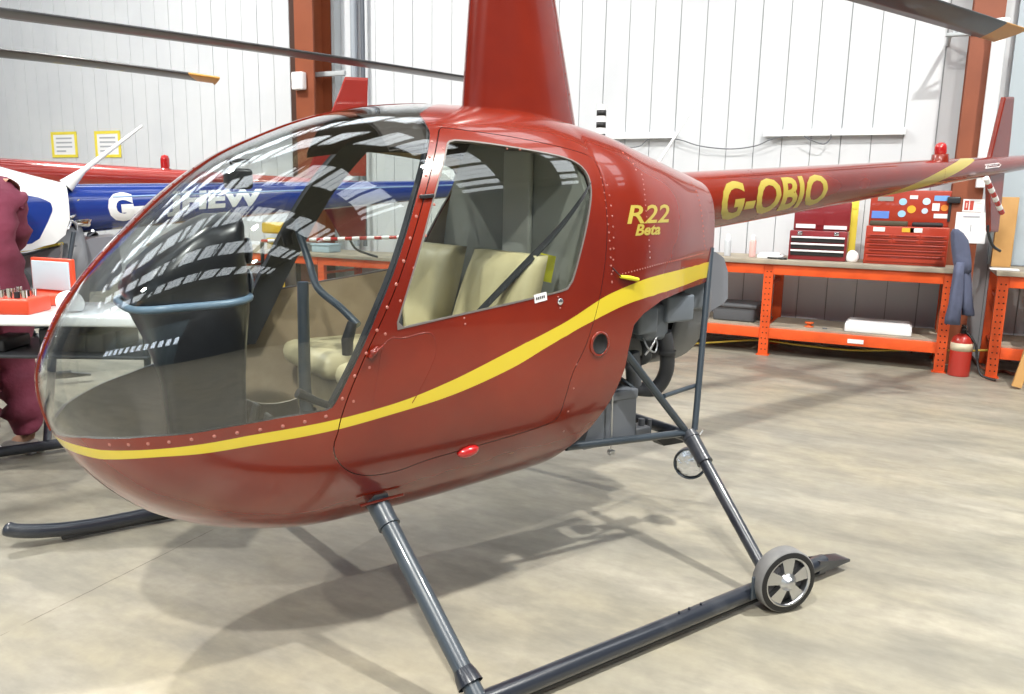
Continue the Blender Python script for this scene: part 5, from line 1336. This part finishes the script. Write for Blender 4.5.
# clutter on left bench
lz_ = ztL+.05+.012
rnd = random.Random(11)
names = [('storage_tin', 'round', 'silver tin on the left bench, second thing from its left end', (.45, .47, .5)), ('parts_box', 'box', 'pale blue parts box on the left bench behind the red tail fin', (.40, .52, .60)),
         ('parts_box', 'box', 'grey parts box on the left bench near the yellow stand', (.25, .27, .30)), ('storage_tin', 'round', 'yellow tin on the left bench beside the yellow stand', (.62, .48, .05)), ('parts_box', 'box', 'low white parts box at the left end of the left bench', (.7, .72, .74))]
for (nm, kd, lb, cc), u_ in zip(names, (230, 325, 300, 270, 205)):
    p = W(u_, 250, YF+.25); mm_ = mat('clutter_%d' % u_, cc, .5); m_ = MB()
    if kd == 'box': m_.box((p.x-.14, YF+.15, lz_), (p.x+.14, YF+.40, lz_+.09), 0, .01).box((p.x-.15, YF+.14, lz_+.085), (p.x+.15, YF+.41, lz_+.11), 0, .008)
    else: m_.lathe([(.0001, 0), (.07, 0), (.07, .12), (.073, .122), (.073, .145), (.0001, .148)], (p.x, YF+.3, lz_), (0, 0, 1), 24)
    tag(m_.build(nm, mm_), lb, 'box' if kd == 'box' else 'tin', 'clutter on the left bench')
# cardboard boxes and tan mat on the floor behind the maroon nose
CB = mat('cardboard_tan', (.48, .24, .09), .7, noise=(3, (.42, .20, .08), .4, .7))
q = G(245, 372, 0); 
MBx = MB(); MBx.box((-.55, -.3, 0), (.55, .35, .58), 0, .01).box((-.55, -.32, .57), (.55, -.29, .62), 0, .004)
t = empty('cardboard_box', (q.x-.1, q.y+.25, 0), .35, 'brown cardboard crate on the floor beyond the cockpit', 'box')
MBx.build('carton', CB, t); MB().box((-.56, -.306, .26), (.56, -.301, .33)).build('packing_tape', mat('brown_tape', (.62, .42, .2), .3), t)
MB().box((-.40, -.20, .581), (-.05, .1, .70), 0, .02).build('crate_insert', PAPER, t)
# ================================================================== TROLLEY AND PERSON AT THE LEFT EDGE
dT = 3.75
tp_ = D(40, 311, dT); tz_ = tp_.z
t = empty('tool_trolley', (tp_.x-.05, tp_.y+.05, 0), YAW+.05, 'white topped tool trolley with orange-red trays, left of the maroon nose', 'trolley')
MB().box((-.56, -.22, tz_-.05), (.58, .28, tz_), 0, .012).build('top_tray', WHITE, t)
MB().box((-.54, -.21, tz_-.20), (.56, .27, tz_-.185), 0, .005).build('lower_shelf', DARK, t)
for (x, y) in ((-.54, -.19), (.54, -.17), (-.54, .24), (.54, .24)):
    MB().cyl((x, y, .08), (x, y, tz_-.04), .016).build('leg', DARK, t)
    MB().lathe([(.0001, -.015), (.045, -.015), (.05, -.01), (.05, .01), (.045, .015), (.0001, .015)], (x, y, .052), (0, 1, 0), 20).build('castor', BLACK, t)
mo = MB(); rnd = random.Random(5)
for k in range(9): x = rnd.uniform(-.3, .3); z = tz_-.185; mo.box((x, rnd.uniform(-.15, 0), z), (x+rnd.uniform(.05, .12), rnd.uniform(.05, .2), z+rnd.uniform(.04, .12)), 0, .01)
mo.build('stored_parts', BLACK, t)
OR = mat('tray_orange_red', (.62, .06, .02), .4)
q = D(18, 306, dT-.05); 
t2 = empty('socket_tray', (q.x, q.y, tz_), YAW+.05, 'orange-red socket tray with upright sockets on the white trolley', 'socket set')
MB().box((-.20, -.10, 0), (.10, .10, .07), 0, .01).build('tray', OR, t2)
for k in range(8):
    for j in range(2): MB().cyl((-.17+k*.033, -.05+j*.08, .068), (-.17+k*.033, -.05+j*.08, .100+.008*(k % 3)), .0125, 12).build('socket', CHROME if k % 3 else DARK, t2)
q = D(38, 292, dT+.22)
t3 = empty('parts_case', (q.x, q.y, tz_), YAW-.35, 'open orange-red case with pale lining on the white trolley', 'case')
MB().box((-.16, -.10, 0), (.12, .12, .05), 0, .01).build('case_base', OR, t3)
L_ = MB().box((-.16, .10, .04), (.12, .125, .22), 0, .008); L_.build('case_lid', OR, t3); MB().box((-.145, .092, .06), (.105, .101, .205), 0, .003).build('lining', mat('pale_lining', (.45, .56, .62), .6), t3)
q = D(70, 304, dT-.02); rg = blob('white_rag', (q.x, q.y, tz_+.045), .055, (1.2, 1, 1.0), PAPER, 8); tag(rg, 'crumpled white rag at the right end of the white trolley', 'rag')
# person in maroon overalls
def skin_obj(name, V, E, R, m, parent, sub=2, root_i=0):
    me = bpy.data.meshes.new(name); me.from_pydata([tuple(v) for v in V], E, []); ob = bpy.data.objects.new(name, me); COL.objects.link(ob)
    md = ob.modifiers.new('s', 'SKIN'); md.use_smooth_shade = True; ss = ob.modifiers.new('d', 'SUBSURF'); ss.levels = sub; ss.render_levels = sub
    for i, r in enumerate(R):
        sv = me.skin_vertices[0].data[i]; sv.radius = r if isinstance(r, tuple) else (r, r); sv.use_root = (i == root_i)
    bpy.context.view_layer.update(); dg = bpy.context.evaluated_depsgraph_get(); nm_ = bpy.data.meshes.new_from_object(ob.evaluated_get(dg))
    bpy.data.objects.remove(ob); nm_.materials.clear(); nm_.materials.append(m)
    for p in nm_.polygons: p.use_smooth = True; p.material_index = 0
    o = bpy.data.objects.new(name, nm_); COL.objects.link(o); o.parent = parent; return o
pf = G(-6, 456, 0)
# local frame: +x = towards picture right, +y = away
t = empty('person', pf, YAW+PI*.88, 'person in maroon overalls standing at the white tool trolley', 'person')
OV = mat('maroon_overalls', (.20, .035, .07), .8, bump=(14, .9), noise=(3, (.10, .016, .035), .4, .7)); SKN = mat('skin', (.50, .28, .19), .5)
xo = -.10
B = [(xo, 0, .98), (xo, .0, 1.15), (xo+.01, 0, 1.33), (xo+.02, 0, 1.47), (xo+.03, -.0, 1.56), (xo+.06, -.01, 1.66), (xo+.06, -.01, 1.76),      # 0-6 pelvis..head
     (xo+.03, .19, 1.45), (xo+.10, .24, 1.20), (xo+.30, .16, 1.07), (xo+.37, .12, 1.06),   # 7-10 far arm
     (xo+.03, -.19, 1.45), (xo+.07, -.24, 1.19), (xo+.27, -.16, 1.06), (xo+.34, -.12, 1.05),  # 11-14 near arm
     (xo+.02, .10, .92), (xo+.04, .12, .50), (xo+.0, .13, .09), (xo+.15, .14, .04),       # 15-18 far leg
     (xo+.0, -.10, .92), (xo+.03, -.12, .50), (xo-.02, -.13, .09), (xo+.13, -.15, .04)]     # 19-22 near leg
E_ = [(0, 1), (1, 2), (2, 3), (3, 4), (4, 5), (5, 6), (3, 7), (7, 8), (8, 9), (9, 10), (3, 11), (11, 12), (12, 13), (13, 14), (0, 15), (15, 16), (16, 17), (17, 18), (0, 19), (19, 20), (20, 21), (21, 22)]
R_b = [(.14, .11), (.13, .105), (.14, .11), (.12, .09), .055, .085, .085, .055, .042, .034, .026, .055, .042, .034, .026, .085, .056, .04, .03, .085, .056, .04, .03]
body_p = skin_obj('body', B, E_, R_b, SKN, t)
C_ = [(x, y, z) for (x, y, z) in B]
cv = [0, 1, 2, 3, 4, 7, 8, 9, 11, 12, 13, 15, 16, 17, 19, 20, 21]; mp = {a: i for i, a in enumerate(cv)}
Ec = [(mp[a], mp[b]) for a, b in E_ if a in mp and b in mp]
Rc = {0: (.175, .145), 1: (.165, .135), 2: (.18, .14), 3: (.145, .11), 4: .068, 7: .078, 8: .070, 9: .055, 11: .078, 12: .070, 13: .055, 15: .125, 16: .108, 17: .105, 19: .125, 20: .108, 21: .105}
ov = skin_obj('overalls', [B[a] for a in cv], Ec, [Rc[a] for a in cv], OV, t)
# loose folds
for v in ov.data.vertices:
    c = v.co; s_ = .010*math.sin(c.z*38+c.x*14)+.008*math.sin(c.z*61+c.y*23+1); 
    if c.z < .45: s_ *= 1.9
    n_ = v.normal; v.co = c+n_*s_
for sg in (1, -1):
    wx_, wy = (xo+.37, .12) if sg > 0 else (xo+.34, -.12); wz2 = 1.055
    HV = [(wx_, wy, wz2), (wx_+.05, wy-.01*sg, wz2-.005)]; HE = [(0, 1)]; HR = [(.026, .018), (.036, .017)]
    for k in range(4):
        b0 = len(HV); y_ = wy-.030+.02*k; L0 = (.036, .042, .040, .030)[k]
        HV += [(wx_+.085, y_, wz2-.008), (wx_+.085+L0*.7, y_, wz2-.028), (wx_+.085+L0, y_, wz2-.055)]; HE += [(1, b0), (b0, b0+1), (b0+1, b0+2)]; HR += [.0095, .0085, .0075]
    b0 = len(HV); HV += [(wx_+.045, wy-.042*sg, wz2-.012), (wx_+.075, wy-.055*sg, wz2-.030)]; HE += [(0, b0), (b0, b0+1)]; HR += [.011, .009]
    skin_obj('hand', HV, HE, HR, SKN, t)
hx, hz = xo+.07, 1.72
hm = MB().sphere((hx-.012, -.01, hz+.03), .098, 0, (1.02, .86, 1.08), 20).build('hair', mat('dark_hair', (.03, .02, .015), .8, bump=(80, .6)), t)
fc = MB().sphere((hx+.02, -.01, hz-.01), .088, 0, (.95, .82, 1.2), 20).sphere((hx+.106, -.01, hz-.015), .016, 0, (1, .8, 1.4), 10).sphere((hx-.0, .075, hz-.01), .022, 0, (.8, .4, 1.2), 10).sphere((hx-.0, -.095, hz-.01), .022, 0, (.8, .4, 1.2), 10); fc.build('face', SKN, t)
MB().sphere((hx+.092, .022, hz+.008), .009, 0).sphere((hx+.092, -.042, hz+.008), .009, 0).build('eyes', DARK, t); MB().sphere((hx+.092, -.01, hz-.062), .016, 0, (.5, 1.3, .35), 10).build('mouth', mat('lips', (.35, .12, .1), .5), t)
for (x, y) in ((xo+.05, .135), (xo+.03, -.14)):
    s_ = MB(); sec = []
    V = []; n = 12
    for i, (dx, w_, h_) in enumerate(((-.10, .025, .05), (-.08, .040, .075), (-.02, .043, .085), (.05, .045, .065), (.11, .048, .05), (.15, .04, .04), (.17, .015, .02))):
        for k in range(n): a = 2*PI*k/n; V.append((x+dx, y+w_*math.cos(a), max(.006, h_*.5+h_*.5*math.sin(a))))
    F = [(i*n+k, i*n+(k+1) % n, (i+1)*n+(k+1) % n, (i+1)*n+k) for i in range(6) for k in range(n)]+[tuple(range(n-1, -1, -1)), tuple(6*n+k for k in range(n))]
    sh_ = s_.add(V, F, 0, True).build('shoe', mat('grey_trainer', (.20, .18, .17), .6), t)
    MB().box((x-.10, y-.045, 0), (x+.165, y+.045, .018), 0, .008).build('sole', PAPER, sh_)
